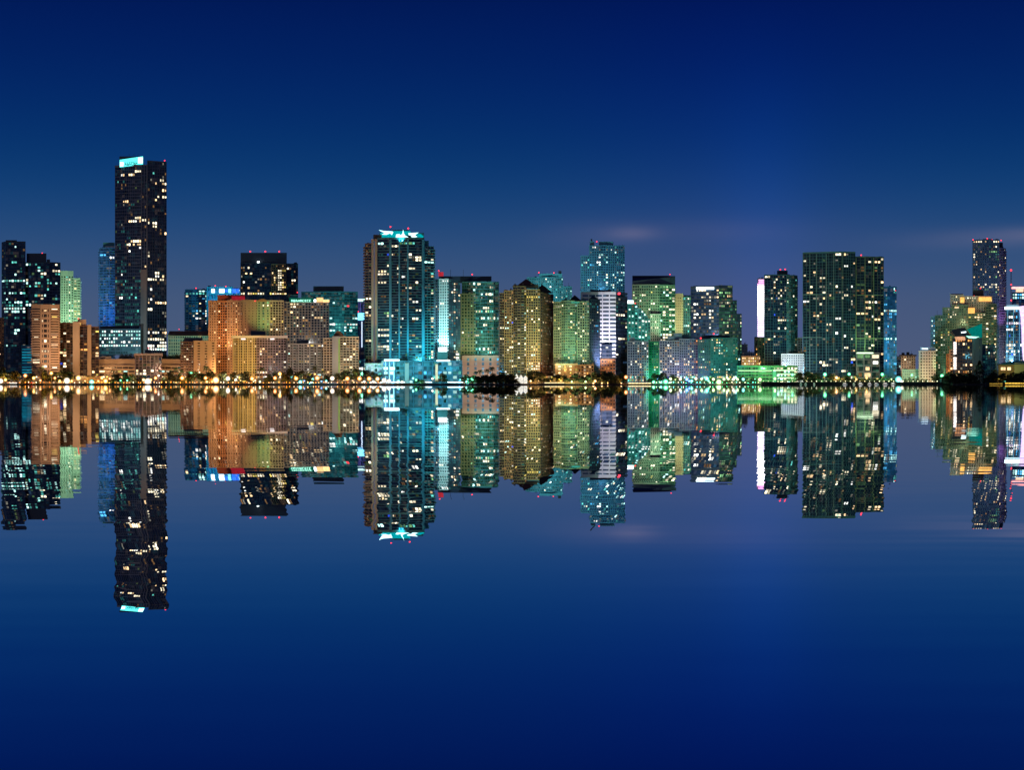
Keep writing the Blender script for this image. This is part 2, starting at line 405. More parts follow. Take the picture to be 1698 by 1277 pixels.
# 5 brown condo
o = B('condominium_tower', 'dark brown condo with two pale full height piers and a lit rooftop hut', 'dark brown condo', 'apartment building', 131, 2065)
sd = St(brown, 3.0, .35, .25, ((p, .25), (w, 4.2)), .2, 1, 1)
o.block([(98.5, 10), (122, 6)], 537, None, 24, gw, sd, lit=(7, 'dw'), pts=[(106, 551, 'c'), (106, 555, 'w'), (112, 567, 'w'), (106, 578, 'g'), (107, 602, 'w'), (107, 606, 'c'), (102, 605, 'b')])
o.block([(121, 0), (132, -1)], 535, None, 26, gw, St(tan, 3, .1, .3, ((p, 9),), .25))
o.block([(132.3, 3), (145, 3)], 541, None, 22, gw, sd, lit=(9, 'dwo'))
o.block([(145.2, 0), (151, 0)], 540, None, 24, gw, St(tan, 3, .1, .3, ((p, 9),), .25))
o.block([(151.2, 3), (164, 6)], 543, None, 20, gw, sd, lit=(16, 'dwoy'))
o.box(129, 143, 530, 541, tan, 4, 10); o.lamp_panel(129.5, 134, 535, 540, emat('roof_hut_glow', (1, .6, .15), .8, .3), 3.6); o.beacon(130, 528, 6, 1.0); o.arcade(99, 164, 'woyod'); o.done()
# 6 slim blue tower
o = B('condominium_tower', 'slim blue glass condo tower with thin balconies beside the tallest tower', 'slim blue tower', 'apartment building', 177, 2330)
sl = St(wallmat('pale_blue_slab', (.08, .24, .6)), 3.3, .5, .3, ((p, .4), (b, 3.2)), .3, .3, 1.6)
o.block([(165, 2), (171, 0), (181, -3), (190, 0)], 412, None, 26, gb, sl, lit=(14, 'BBkh', .2), vb=542)
o.box(171, 190, 402, 412, tealw, 4, 14); o.box(175, 190, 408, 412, white, 2, 2, 'roof_band'); o.done()
# 7 tallest tower
o = B('office_tower', 'tallest dark tower with a bright cyan sign box on its roof', 'tallest tower', 'skyscraper', 235, 2220)
o.dimf = 0.05
greyd = wallmat('grey_spandrel', (.15, .18, .25), .6)
st7 = St(greyd, 3.9, .5, .3, ((p, .2), (w, 2.6)), .12); st7b = St(wallmat('grey_spandrel_shaded', (.06, .075, .12)), 3.9, .45, .2, ((p, .5), (w, 2.4)), .25)  # right face shade put into a darker copy of the spandrel colour
o.block([(191, 10), (213, 3), (234, 0)], 277, 546, 40, gk, st7, lit=(26, 'htDdDj', .3), rows=[(u_, 192, 233, .55, 'DDfft') for u_ in (440, 452, 464, 477, 489, 502, 514, 527, 539)] + [(287, 205, 222, .7, 'wcc'), (283, 222, 234, .8, 'c'), (362, 220, 235, .9, 'cw'), (367, 208, 235, .85, 'cwh'), (398, 214, 235, .8, 'wc'), (406, 206, 234, .5, 'wc'), (332, 198, 212, .6, 'w'), (306, 200, 212, .4, 'b'), (474, 195, 206, .7, 't'), (492, 207, 226, .6, 't'), (517, 207, 228, .7, 'tT')], parapet=2)
o.block([(234.2, 1), (244, 2)], 274, None, 36, gk, St(greyd, 3.9, .3, .3, ((p, .7), (w, 2), (p, .5), (w, 2), (p, .7)), .3), rows=[(367, 234, 244, .9, 'c')], lit=(6, 'wd'))
o.block([(233.2, -.6), (243, .4)], 448, 588, 6, gk, St(wallmat('pink_grey_stone', (.27, .23, .23)), 8, .2, .25, ((p, 9),), .2))
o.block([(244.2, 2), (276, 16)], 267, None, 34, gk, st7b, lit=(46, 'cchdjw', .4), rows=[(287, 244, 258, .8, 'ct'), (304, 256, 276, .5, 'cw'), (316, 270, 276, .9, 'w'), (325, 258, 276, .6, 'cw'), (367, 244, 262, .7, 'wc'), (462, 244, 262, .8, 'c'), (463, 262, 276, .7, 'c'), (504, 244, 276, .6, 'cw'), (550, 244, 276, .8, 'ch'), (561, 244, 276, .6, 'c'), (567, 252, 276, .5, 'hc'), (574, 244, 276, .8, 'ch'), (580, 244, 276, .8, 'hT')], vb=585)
pod = St(wallmat('podium_steel', (.09, .17, .22)), 4.2, 1.5, .4, ((p, .5), (w, 2.5)), .3)
o.block([(164.5, -2), (191, -8), (233, -10)], 547, 588, 34, gt, pod, rows=[(552, 164, 233, .75, 'TTh'), (558, 164, 233, .7, 'TTt'), (564, 164, 233, .6, 'hT'), (570, 164, 233, .3, 'hT'), (576, 164, 233, .75, 'Th'), (583, 164, 233, .3, 'tD')], vb=580)
o.box(166, 233, 541, 547, navyc, 4, 20)
o.box(198, 237.5, 259, 277, navyc, 3, 18, 'crown')
o.box(246, 252, 266, 272, steel, 6, 8)
sg = emat('cyan_sign_light', (.12, 1, .95), 1.7, .1)
Y7 = o.Y
m = MB(); a = [(198.5, 276.8), (237, 271.8), (237, 258.6), (198.5, 264.5)]
m.add([(X(u, Y7 + 1.5), Y7 + 1.5, Z(v, Y7)) for u, v in a] + [(X(u, Y7 + 2.6), Y7 + 2.6, Z(v, Y7)) for u, v in a], [(0, 1, 2, 3), (7, 6, 5, 4), (0, 4, 5, 1), (1, 5, 6, 2), (2, 6, 7, 3), (3, 7, 4, 0)]); m.build('sign', sg, o.o)['label'] = 'bright cyan rooftop sign box'
o.lamp_panel(199, 204.5, 268.5, 275.5, emat('white_cyan_hot', (.75, 1, 1), 3, .1), 1.2, .2, 'sign_light'); o.lamp_panel(229, 236.5, 261, 270, MAT['white_cyan_hot'], 1.2, .2, 'sign_light')
o.letters(207, 228, 269, 275, 6, wallmat('dark_teal_letter', (.01, .12, .14)), .9, -2.5)
for u in (214, 222, 229): o.box(u, u + .4, 254.5, 262, DARK, 5, .4, 'antenna')
o.beacon(273, 266, 20, .9, 3); o.done()
# 8 garage and small dark block in front
o = B('parking_garage', 'long low orange lit parking garage with planted roof in front of the tallest tower', 'orange parking garage', 'parking garage', 232, 2085)
sgar = St(tan, 4.2, 1.9, .4, ((p, .5), (w, 6)), .3)
o.block([(164, 0), (232, 0), (304, 2)], 607, None, 30, gw, sgar, rows=[(618, 164, 300, .35, 'ycT'), (627, 166, 300, .5, 'woy')], vb=622)
o.block([(164, 3), (304, 5)], 597, 607.5, 24, gw, St(tan, 8, 7, .2, ((p, 9),), .25)); o.box(165, 185, 591, 597, greyc, 6, 12); o.box(193, 226, 595, 597.2, tan, 4, 16); o.arcade(165, 300, 'woydc'); o.done()
o = B('office_building', 'small brown block with a square window grid standing before the orange garage', 'small brown grid block', 'office building', 246, 2052)
o.block([(224, 2), (236, 0), (268, 1)], 588, None, 22, gw, St(mauve, 3.1, .5, .3, ((p, .7), (w, 3.4)), .3), lit=(4, 'dg'), rows=[(619, 224, 246, .9, 'c'), (614, 224, 268, .4, 'cw')], parapet=.6)
o.box(222, 270, 586, 590, mauve, -1.5, 26, 'roof_slab'); o.box(240, 251, 580, 586, navyc, 6, 8); o.beacon(246, 577, 8, .6, 2); o.done()
# 9 brown roofed building
o = B('office_building', 'pale building with a long brown hipped roof right of the tallest tower', 'brown roofed building', 'office building', 320, 2160)
o.block([(279, 0), (350, 6)], 556.5, None, 26, gt, St(wallmat('pale_green_stone', (.5, .56, .44)), 3.8, 1.4, .3, ((p, .9), (w, 1.6)), .25), lit=(6, 'tc'), rows=[(583, 279, 300, 1, 'B'), (573, 279, 300, .8, 'D'), (578, 279, 300, .8, 'D')], vb=556)
Y9 = o.Y
o.roof(([(X(277.5, Y9 - 2), Y9 - 2, Z(556.5, Y9)), (X(352, Y9 - 2), Y9 - 2, Z(556.5, Y9)), (X(352, Y9 + 30), Y9 + 30, Z(556.5, Y9)), (X(277.5, Y9 + 30), Y9 + 30, Z(556.5, Y9)), (X(281, Y9 + 12), Y9 + 12, Z(548.5, Y9)), (X(349, Y9 + 12), Y9 + 12, Z(548.5, Y9)), (X(349, Y9 + 18), Y9 + 18, Z(548.5, Y9)), (X(281, Y9 + 18), Y9 + 18, Z(548.5, Y9))], [(0, 1, 5, 4), (1, 2, 6, 5), (2, 3, 7, 6), (3, 0, 4, 7), (4, 5, 6, 7), (3, 2, 1, 0)]), rooft)
o.beacon(297, 546, 12, .6, 2); o.done()
# 10 blue pair
o = B('condominium_tower', 'blue glass condo with a teal lit roof band left of the orange tan complex', 'blue condo with teal band', 'apartment building', 326, 2420)
o.block([(307, 4), (318, 0), (345, 3)], 481, None, 26, gn, St(bluetrim, 3.2, .7, .3, ((p, .7), (b, 3.4)), .3, .6, 1.2), lit=(40, 'hcwTB', .3), rows=[(488, 307, 345, 1, 't')], vb=549); o.beacon(325, 478, 6, .9, 3); o.done()
o = B('office_tower', 'teal tower with brilliant blue floodlit crown behind the orange tan complex', 'blue crowned tower', 'office building', 370, 2390)
o.block([(342.5, 2), (358, 0), (398, 4)], 479, None, 26, gb, St(wallmat('bright_teal_panel', (.05, .4, .5)), 3.6, 1.2, .3, ((p, 1.4), (w, 2)), .3), lit=(10, 'TtB', .3), vb=500)
o.block([(343, -1), (386, -1)], 477, 499, 10, gb, St(wallmat('bright_teal_panel', (.05, .4, .5)), 7, .8, .2, ((p, 1), (w, 3)), .15))
hot = emat('white_cyan_hot', (.75, 1, 1), 3, .1); hb = emat('blue_hot', (.03, .15, 1), 1.8, .2)
for u0, u1, m_ in ((350.5, 356, hot), (363.5, 372, hot), (378.5, 383, emat('sky_hot', (.2, .7, 1), 2, .1)), (385.5, 392, hb), (393, 396.5, hb)): o.lamp_panel(u0, u1, 479, 485.5, m_, -1.8)
o.lamp_panel(373, 378, 480, 484, hb, -1.8)
o.beacon(357, 474, 4, .9, 3); o.beacon(374.5, 475, 4, .9, 3); o.beacon(396, 481, 4, .7, 2); o.done()
# 11 orange tan complex
o = B('condominium_tower', 'large orange tan condo complex with red roof boxes and a green lit flank', 'orange tan complex', 'apartment building', 410, 2125)
p1 = St(peach, 3.0, 1.5, .3, ((p, 1.5), (w, 1.2)), .25); p2 = St(terracotta, 3.0, 1.1, .4, ((p, .8), (w, 1.9)), .3); p3 = St(peach, 3.0, 1.9, .3, ((p, 3.6), (w, 1.1)), .25)
p4 = St(wallmat('pale_olive', (.38, .37, .24)), 3.0, 1.3, .3, ((p, 1.6), (w, 1.6), (p, .8)), .25); p5 = St(tan, 3.0, .8, .3, ((p, .7), (w, 2.2)), .3)
o.block([(346, 6), (361, 2), (361.3, 6), (376, 4), (376.3, 0), (401, 0)], 501, None, 28, gw, p1, [p1, None, p2, None, p1], lit=(75, 'wwcdwy', .1), vb=604, parapet=2)
o.block([(401.2, 1), (426, 1)], 500, None, 26, gw, p3, lit=(14, 'wd', .1), vb=555, parapet=2)
o.block([(426.2, 3), (432, 3), (440, 2), (447, 1)], 500, None, 24, gg, p4, lit=(24, 'gycg', .1), vb=553, parapet=1.5)
o.block([(447.2, 2), (470, 6)], 500, None, 22, gw, p5, lit=(14, 'dycw', .2), vb=556, parapet=1.5)
o.box(360.5, 406, 489, 500, redroof, 6, 14, 'roof_house'); o.box(384, 406, 491, 499.5, emat('red_roof_glow', (.5, .02, .04), .5, .3), 5.6, .3, 'roof_light')
Yb = o.Y
def gable(o, x0, x1, yb_, yt, mat, dy=1.5, D=6):
    Y = o.Y + dy; n = 7; pts = [(x0 + (x1 - x0) * i / n, yb_ - (yb_ - yt) * math.sin(math.pi * i / n)) for i in range(n + 1)]
    vs = [(X(u, Y), Y, Z(v, Y)) for u, v in pts] + [(X(u, Y), Y + D, Z(v, Y)) for u, v in pts]; k = n + 1
    fs = [tuple(range(k)), tuple(range(2 * k - 1, k - 1, -1))] + [(i, k + i, k + i + 1, i + 1) for i in range(n)] + [(n, 2 * n + 1, k, 0)]
    o.roof((vs, fs), mat, 'gable')
gable(o, 424, 446, 500, 495.5, terracotta); gable(o, 378, 388, 501, 496, peach, -.5); gable(o, 352, 360, 502, 498, peach, 1)
o.beacon(392, 499, 2, .7, 2); o.beacon(423, 499, 0, .7, 2); o.arcade(346, 400, 'woyd'); o.done()
# 12 low orange condo
o = B('condominium_tower', 'low salmon orange condo with a brown balcony side left of the yellow lit condo', 'salmon orange condo', 'apartment building', 328, 2066)
q1 = St(brown, 2.9, .9, .4, ((p, .5), (b, 3)), .3, .8, 1.2, rm=mauve); q2 = St(peach, 2.9, 1.7, .3, ((p, 4.2), (w, 1.4), (w, 1.4), (p, 1)), .25)
o.block([(300, 6), (321, 0)], 568, None, 24, gw, q1, lit=(16, 'dwc', .2)); o.block([(321.3, 0), (357, 5)], 567, None, 24, gw, q2, lit=(7, 'wc', .3), pts=[(334, 606, 'h'), (335, 616, 'c')], parapet=1.4)
o.box(305, 336, 560, 568, navyc, 8, 10); o.arcade(300, 357, 'woyo'); o.done()
# 13 yellow lit condo
o = B('condominium_tower', 'yellow lit condo with a flat overhanging roof and a mauve right face', 'yellow lit condo', 'apartment building', 425, 2050)
y1 = St(wallmat('ochre_stucco', (.42, .32, .18)), 2.9, .9, .3, ((p, 1.8), (w, 1.2), (p, .7), (w, 1.7)), .35); y2 = St(mauve, 2.9, .9, .3, ((p, .6), (w, 2.3)), .3)
o.block([(386.5, 12), (425, 0), (425.3, 0), (474, 14)], 559.5, None, 26, gw, y1, [y1, None, y2], lit=(46, 'cwwchdo', .3), rows=[(618, 425, 445, .9, 'c')])
o.box(384, 477, 556.5, 560.5, pale, -2, 40, 'roof_slab'); o.box(416, 440, 549, 556.5, navyc, 8, 12)
for u in (400, 437, 448): o.lamp_panel(u, u + 7, 561, 563.5, emat('soffit_light', (1, .85, .8), 1.6, .2), -.2 if u < 425 else 5, .2, 'soffit_light')
o.arcade(386, 474, 'wcyho'); o.done()
# 14 dark tower with golden lattice
o = B('office_tower', 'dark tower with a golden lit lattice column and three red roof lights', 'golden lattice tower', 'office building', 446, 2340)
o.dimf = 0.07
d1 = St(wallmat('dim_spandrel', (.05, .09, .12)), 3.6, .6, .2, ((p, .3), (w, 2.8)), .2)
o.block([(399, 3), (406, 0), (475, 2)], 437, None, 34, gk, d1, lit=(20, 'wchdD', .4), rows=[(487, 399, 475, .9, 'cwy'), (461, 399, 420, .6, 'cw'), (455, 408, 420, .7, 'w'), (475, 399, 420, .3, 'w')], vb=492)
o.box(399, 475.5, 419, 437, slate, 4, 28, 'crown'); o.block([(475.3, 4), (494, 8)], 438, None, 28, gk, d1, lit=(8, 'cdw'), vb=498)
gold = St(wallmat('gold_lattice', (.5, .38, .16)), 3.0, .5, .3, ((p, .4), (w, 2)), .3)
o.block([(450, -1), (474, -.5)], 439, 486, 4, gw, gold, lit=(46, 'wdyd', .1), rows=[(447 + 5 * i, 461, 466, 1, 'c') for i in range(8)])
o.lamp_panel(426.5, 430, 433, 435.6, emat('white_hot', (.9, 1, .95), 5, 0), -.8, .3, 'roof_flood')
for u in (415, 440, 463): o.beacon(u, 417, 8, 1.1, 2)
o.beacon(493, 485, 3, .8, 2); o.done()
# 15 tan grid condo with green sign
o = B('condominium_tower', 'tan condo with a pale pier grid and a green lit rooftop sign', 'green signed condo', 'apartment building', 505, 2142)
o.block([(470.4, 2), (545, 5)], 502, None, 26, gk, St(wallmat('grey_tan_concrete', (.34, .3, .27)), 3.1, .7, .3, ((p, .8), (w, 2.6)), .45), lit=(60, 'dwcyGDd', .25), vb=566, parapet=1.2)
o.box(481, 494, 489, 501, tealw, 6, 8); o.letters(482.5, 516, 496.8, 500.6, 9, emat('green_sign_letters', (.4, 1, .75), 1.8, .1), .8)
o.lamp_panel(480, 519, 494, 501.2, emat('green_sign_back', (.0, .2, .12), .5, .1), 2, .4, 'sign')
o.lamp_panel(520.5, 524, 496.5, 500.5, emat('white_hot', (.9, 1, .95), 5, 0), .8); o.lamp_panel(525, 536, 493.5, 500.8, emat('orange_roof_glow', (1, .55, .22), 1.7, .3), .8); o.lamp_panel(536, 546, 497, 501, emat('orange_roof_glow', (1, .55, .22), 1.7, .3), .9); o.done()
# 16 teal banded office
o = B('office_tower', 'teal glass office with bright floor bands and a dark rooftop box', 'teal banded office', 'office building', 548, 2270)
t1 = St(steel, 3.7, .9, .3, ((p, .2), (w, 3.2)), .2)
o.block([(500, 8), (532, 0), (570, 0), (593, 8)], 485, None, 30, gt, t1, lit=(40, 'tDTtD', .5), rows=[(537, 544, 593, .85, 'Tht'), (543, 544, 593, .7, 'Tt'), (550, 544, 590, .4, 'tT'), ], vb=556, pts=[(577, 510, 'r')])
o.box(519.5, 570, 474.5, 485, slate, 8, 18, 'roof_plant'); o.done()
# 17 grey balcony condo
o = B('condominium_tower', 'mid height grey condo with teal lit lower balconies between yellow condo and pediment condo', 'grey balcony condo', 'apartment building', 508, 2058)
o.block([(475.5, 10), (512, 2), (536, 6)], 571.5, None, 20, gw, St(wallmat('warm_grey_concrete', (.36, .32, .29)), 2.9, .9, .35, ((p, 1.6), (b, 3.4), (p, .8), (w, 1.6)), .35, .9, 1.2), lit=(44, 'dwchTyd', .3), parapet=1.2)
o.box(492, 512, 563, 571, navyc, 10, 8); o.arcade(476, 536, 'woTtd'); o.done()
# 18 pediment condo
o = B('condominium_tower', 'tan condo topped by a small arched pediment with a plain pale shaft', 'pediment condo', 'apartment building', 566, 2050)
e1 = St(tan, 2.9, 1.0, .35, ((p, .6), (w, 2.6)), .3)
o.block([(536.5, 8), (551, 4)], 562, None, 20, gw, e1, lit=(6, 'dw')); o.block([(551.2, 0), (563, -1)], 559, None, 24, gw, St(greyc, 3, .1, .3, ((p, 9),), .25))
o.block([(563.2, 2), (594.5, 7)], 559.5, None, 22, gw, e1, lit=(26, 'wcdwc', .2), parapet=1)
gable(o, 551, 571, 559.5, 548.5, rooft, 3, 10); o.lamp_panel(561.4, 563, 562, 618, emat('green_stripe', (.4, .7, .1), .7, .2), -1.6, .2, 'light_stripe'); o.arcade(537, 594, 'woyc'); o.done()
# 19 narrow tower with purple pillars
o = B('office_tower', 'slender distant tower with glowing white cap and purple blue shaft', 'slender purple tower', 'office building', 600, 2500)
purp = emat('purple_shaft_light', (.16, .16, .6), .45, .3)
o.block([(593.5, 0), (606, 0)], 500, None, 20, gb, St(wallmat('purple_stone', (.15, .15, .4)), 9, .4, .2, ((p, 1.3), (w, 1.2)), .6), lit=(4, 'B'), vb=560)
o.lamp_panel(592.5, 607, 495.5, 499.8, emat('mint_cap', (.6, 1, .85), 1.5, .1), -1.4); o.lamp_panel(592.5, 604, 519, 531, emat('sky_hot', (.2, .7, 1), 2, .1), -1.4, .4)
o.lamp_panel(599.6, 600.6, 533, 576, emat('white_blue_line', (.7, .85, 1), 2, 0), -1.4)
for u in (594.5, 597, 602): o.lamp_panel(u, u + 1.2, 501, 518, purp, -1.3)
o.beacon(594, 517, -2, .9, 2); o.done()
o = B('office_building', 'small cyan lit lobby block left of the teal crowned tower', 'cyan lobby block', 'office building', 600, 2080)
o.block([(594.8, 0), (605.5, 0)], 597, None, 14, gb, St(cyanw, 3.6, .8, .3, ((p, .4), (w, 2)), .2), lit=(14, 'TTh', .3)); o.done()
# 20 teal crowned tower
o = B('condominium_tower', 'tall condo tower crowned by white wing shaped lights in a teal glow', 'teal crowned tower', 'skyscraper', 660, 2085)
o.dimf = 0.1
j1 = St(wallmat('brown_grey_concrete', (.2, .15, .125)), 3.1, .5, .3, ((p, .4), (b, 3.6)), .3, .5, 2.2); jt = St(wallmat('tan_pier', (.42, .3, .23)), 3, .1, .3, ((p, 9),), .25)
j2 = St(wallmat('jade_slab', (.07, .17, .19)), 3.1, .35, .3, ((p, .3), (b, 2.6), (b, 2.6), (b, 2.6), (b, 2.6), (p, 1.7)), .9, .2, .8, pier=wallmat('blue_pier', (.06, .24, .36))); j3 = St(steel, 3.1, .5, .3, ((p, .4), (b, 3.8)), .3, .5, 2.0)
wl = lambda n: (n, 'cchTgdDjcb', .7)
o.block([(605.5, 9), (616, 5)], 405, None, 24, gk, j1, lit=(20, 'cdGw'), rows=[(497, 605, 616, 1, 'c')], vb=600)
o.block([(616, 3), (619.6, 3)], 398, None, 26, gk, jt); o.block([(621.4, 3), (625.2, 3)], 398, None, 26, gk, jt)
o.block([(625.5, 4), (649, 0), (677, -2), (703, 2)], 397, None, 34, gk, j2, lit=wl(95), rows=[(449, 626, 645, .9, 'cw'), (454, 626, 645, .8, 'c'), (468, 626, 640, 1, 'c'), (549, 626, 645, .9, 'c'), (556, 626, 645, .8, 'c'), (408, 649, 662, 1, 'c'), (573, 626, 645, .8, 'c'), (403, 664, 690, .9, 'gt'), (433, 690, 703, 1, 'c')], vb=598, parapet=2)
o.block([(703.2, 4), (719, 12)], 409, None, 22, gk, j3, lit=(26, 'ccgwt', .2), rows=[(433, 705, 719, 1, 'T')], vb=598)
o.box(701, 711, 399, 409, bluetrim, 8, 12); o.box(619, 633, 389, 398, brown, 8, 12)
o.box(629, 703, 386, 397, tealw, 9, 16, 'crown'); o.box(668, 692, 389.5, 397, navyc, 6, 3, 'crown'); o.box(650, 676, 381, 387, tealw, 16, 8, 'crown')
YJ = o.Y + 7.5
def plate(o, pts, mat, name, dy, D=.5):
    Y = o.Y + dy; n = len(pts); m = MB()
    vs = [(X(u, Y), Y, Z(v, Y)) for u, v in pts] + [(X(u, Y), Y + D, Z(v, Y)) for u, v in pts]
    m.add(vs, [tuple(range(n)), tuple(range(2 * n - 1, n - 1, -1))] + [(i, n + i, n + (i + 1) % n, (i + 1) % n) for i in range(n)])
    return m.build(name, mat, o.o)
wh = emat('wing_light', (.55, 1, 1), 2.2, 0)
plate(o, [(628, 381), (636, 382.6), (651, 383.6), (652, 385), (649.6, 389.6), (647, 386.6), (641, 389), (633, 388.6), (638, 386), (632, 383.6)], wh, 'wing_light', 5)
plate(o, [(656, 394.6), (657, 388.5), (662, 388), (665, 390), (667.2, 387), (668.5, 380.5), (669.8, 387), (672, 390.5), (677, 393), (678, 394.6)], wh, 'spire_light', 4)
plate(o, [(677, 386.3), (694, 385.5), (690, 388), (688, 389.5), (692, 392.5), (684, 394.2), (681, 391), (685, 389.5), (678, 390)], wh, 'wing_light', 5)
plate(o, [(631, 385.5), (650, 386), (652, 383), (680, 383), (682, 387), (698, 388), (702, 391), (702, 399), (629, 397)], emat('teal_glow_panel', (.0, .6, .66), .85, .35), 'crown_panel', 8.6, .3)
o.beacon(647.5, 376, 10, 1, 6); o.beacon(677, 378.5, 10, 1, 4); o.done()
# 20b podium
o = B('podium_building', 'cyan lit glass podium along the water below the teal crowned tower', 'cyan glass podium', 'podium', 690, 2046)
pd = St(wallmat('cyan_podium_trim', (.07, .24, .3)), 4.6, .6, .3, ((p, .8), (w, 4.6), (p, .3), (w, 4.6)), .5)
o.block([(606, 4), (633, 0)], 604, None, 22, gb, pd, lit=(14, 'TtB', .3), rows=[(632, 606, 640, .7, 'Th')])
o.block([(633.2, 0), (655, -1)], 600, None, 24, gb, pd, lit=(8, 'BT', .3)); o.block([(655.2, 1), (700, 1), (766, 3)], 599.5, None, 24, gt, pd, lit=(26, 'tTDBcD', .3), rows=[(627, 655, 766, .45, 'BtT'), (620, 655, 766, .3, 'B'), (633, 655, 766, .5, 'TB')])
cz = emat('cyan_column_light', (.35, .95, 1), 1.6, .2)
for u in (638.5, 645, 652): o.lamp_panel(u, u + 1.8, 600, 633, cz, -1.6, .4, 'light_column')
o.lamp_panel(637, 662, 596, 598.6, hot, -1.6, 3, 'canopy_light'); o.lamp_panel(724, 746, 597, 599.2, hot, -1, 3, 'canopy_light')
o.box(671.5, 678, 602, None, pale, -1.2, 3, 'white_pier'); o.lamp_panel(722, 726, 604, 632, emat('cream_pier_light', (.8, .9, .6), 1.1, .2), -.8, .4, 'light_column')
for u0, u1 in ((631, 671), (696, 716), (742, 768)): o.lamp_panel(u0, u1, 633.2, 634.6, hot, -1.8, .4, 'quay_light')
o.done()
# 21 white teal lit tower
o = B('condominium_tower', 'pale tower washed by a cyan floodlight near its base with a dark right face', 'floodlit pale tower', 'apartment building', 742, 2125)
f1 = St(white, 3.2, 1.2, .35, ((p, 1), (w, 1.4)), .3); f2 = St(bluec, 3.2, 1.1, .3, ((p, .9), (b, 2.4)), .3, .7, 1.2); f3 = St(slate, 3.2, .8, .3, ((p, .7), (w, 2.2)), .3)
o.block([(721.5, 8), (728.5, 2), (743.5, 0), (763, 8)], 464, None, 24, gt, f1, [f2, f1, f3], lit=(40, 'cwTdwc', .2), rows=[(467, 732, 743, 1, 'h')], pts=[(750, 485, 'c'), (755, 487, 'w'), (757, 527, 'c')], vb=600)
o.box(728, 763, 458, 464, navyc, 3, 16); o.box(727, 735.5, 451, 458, emat('red_sign_box', (.55, .03, .05), .8, .2), 5, 3, 'sign')
o.lamp_panel(727, 741, 576.5, 583, emat('white_flood', (.85, 1, 1), 5, .1), -5, .8, 'flood_panel'); o.box(725, 742, 583.2, 597, greyc, -6, 5, 'terrace')
for v in (586, 592, 598, 604): o.lamp_panel(756, 761, v, v + 3, emat('white_stair_light', (1, .9, .8), 1.8, .2), -2, .4, 'stair_light')
o.beacon(727.5, 449, 8, .9, 2)
for u in (747, 768): o.box(u, u + .5, 447, 458, DARK, 12, .4, 'antenna')
o.done()
# 22 curved office
o = B('office_tower', 'curved dark glass office with a pale green window grid flank and stone base', 'curved glass office', 'office building', 797, 2172)
c1 = St(olive, 3.9, 1.5, .3, ((p, 1.3), (w, 2.2)), .3); c2 = St(steel, 3.9, .7, .25, ((p, .2), (w, 2.6)), .2)
o.block([(764, 4), (788.5, 2)], 488, None, 30, gg, c1, lit=(6, 'cg'), rows=[(570, 764, 788, .4, 'g')], vb=606)
o.block([(766, 8), (788, 4), (788.4, 4)], 468, 488.2, 26, gg, c2, lit=(3, 'cT'), parapet=.8)
o.block([(788.6, 2), (797, -3), (808, -5), (818, -3), (827, 4)], 468.5, 593, 30, gg, c2, lit=(34, 'tTcDgc', .6), rows=[(487, 803, 818, .8, 'cT'), (491, 798, 806, .7, 'T'), (514, 788, 826, .7, 'gt'), (515, 788, 800, .9, 'c'), (510, 802, 808, 1, 'c'), (527, 796, 826, .6, 'Tc'), (577, 788, 826, .5, 'cT'), (583, 788, 826, .35, 'tc')])
o.box(735, 815, 458, 468, navyc, 8, 18, 'crown'); o.block([(766, -4), (827.5, -8)], 592.5, None, 30, gb, St(wallmat('pink_stone', (.5, .4, .35)), 5, 1.5, .3, ((p, 5.5), (w, 2.6)), .6), parapet=2, lit=(3, 'tB'))
o.beacon(783, 455, 9, .9, 2); o.done()
# 23 yellow gabled condo
def domed(o, pts3, mat, apex, rim, dy0, name='roof'):
    vs = [(X(u, o.Y + d), o.Y + d, Z(rim, o.Y + d)) for u, d in pts3] + [(X(apex[0], o.Y + apex[2]), o.Y + apex[2], Z(apex[1], o.Y))]
    n = len(pts3); o.roof((vs, [(i, (i + 1) % n, n) for i in range(n)] + [tuple(range(n - 1, -1, -1))]), mat, name)
yl = wallmat('yellow_olive_stucco', (.36, .31, .16)); k1 = St(yl, 3.0, 1.0, .3, ((p, .8), (w, 1.7)), .28); k2 = St(wallmat('olive_grey', (.2, .2, .13)), 3.0, .8, .35, ((p, .5), (b, 2.6)), .3, .8, 1.4)
k3 = St(brown, 3.0, .9, .3, ((p, 1.2), (w, 2)), .25)  # shade of the right face put into a dark brown wall
o = B('condominium_tower', 'broad yellow olive condo with a stepped gabled top and dark right face', 'yellow gabled condo', 'apartment building', 872, 2062)
LT = 'cccwwhdyTb'
o.block([(828.5, 8), (836, 6)], 487, None, 18, gk, k2, lit=(8, 'cwG'), vb=625)
o.block([(836.2, 4), (851, 1)], 483, None, 26, gk, k1, lit=(34, LT, .1)); o.block([(851.2, 2), (857, -1), (863, -2), (869, -1), (872, 2)], 476, None, 28, gk, k2, lit=(40, LT, .1))
o.block([(872.2, 0), (895, 1)], 481, None, 28, gk, k1, lit=(44, LT, .3), rows=[(494, 874, 893, .9, 'y'), (612, 874, 895, .5, 'c'), (605, 880, 895, .6, 'c')]); o.block([(895.2, 2), (899, 5), (917.5, 60)], 486, None, 22, gk, k3, lit=(18, 'cwdd', .3))
o.box(851, 893, 472.5, 477, yl, 5, 16, 'roof_house'); domed(o, [(859, 3), (886, 3), (889, 22), (858, 22)], rooft, (872, 461.5, 12), 473, 0)
domed(o, [(849, 4), (860, 4), (860, 16), (849, 16)], yl, (854, 469, 10), 476, 0); domed(o, [(834, 5), (846, 5), (846, 16), (834, 16)], redroof, (837, 479, 10), 484, 0); domed(o, [(886, 6), (917, 14), (917, 26), (886, 26)], darkroof, (899, 470, 18), 486, 0)
for u, v in ((846, 478), (880, 470), (866, 470)): o.box(u, u + 2.4, v, v + 6, yl, 4, 3, 'chimney')
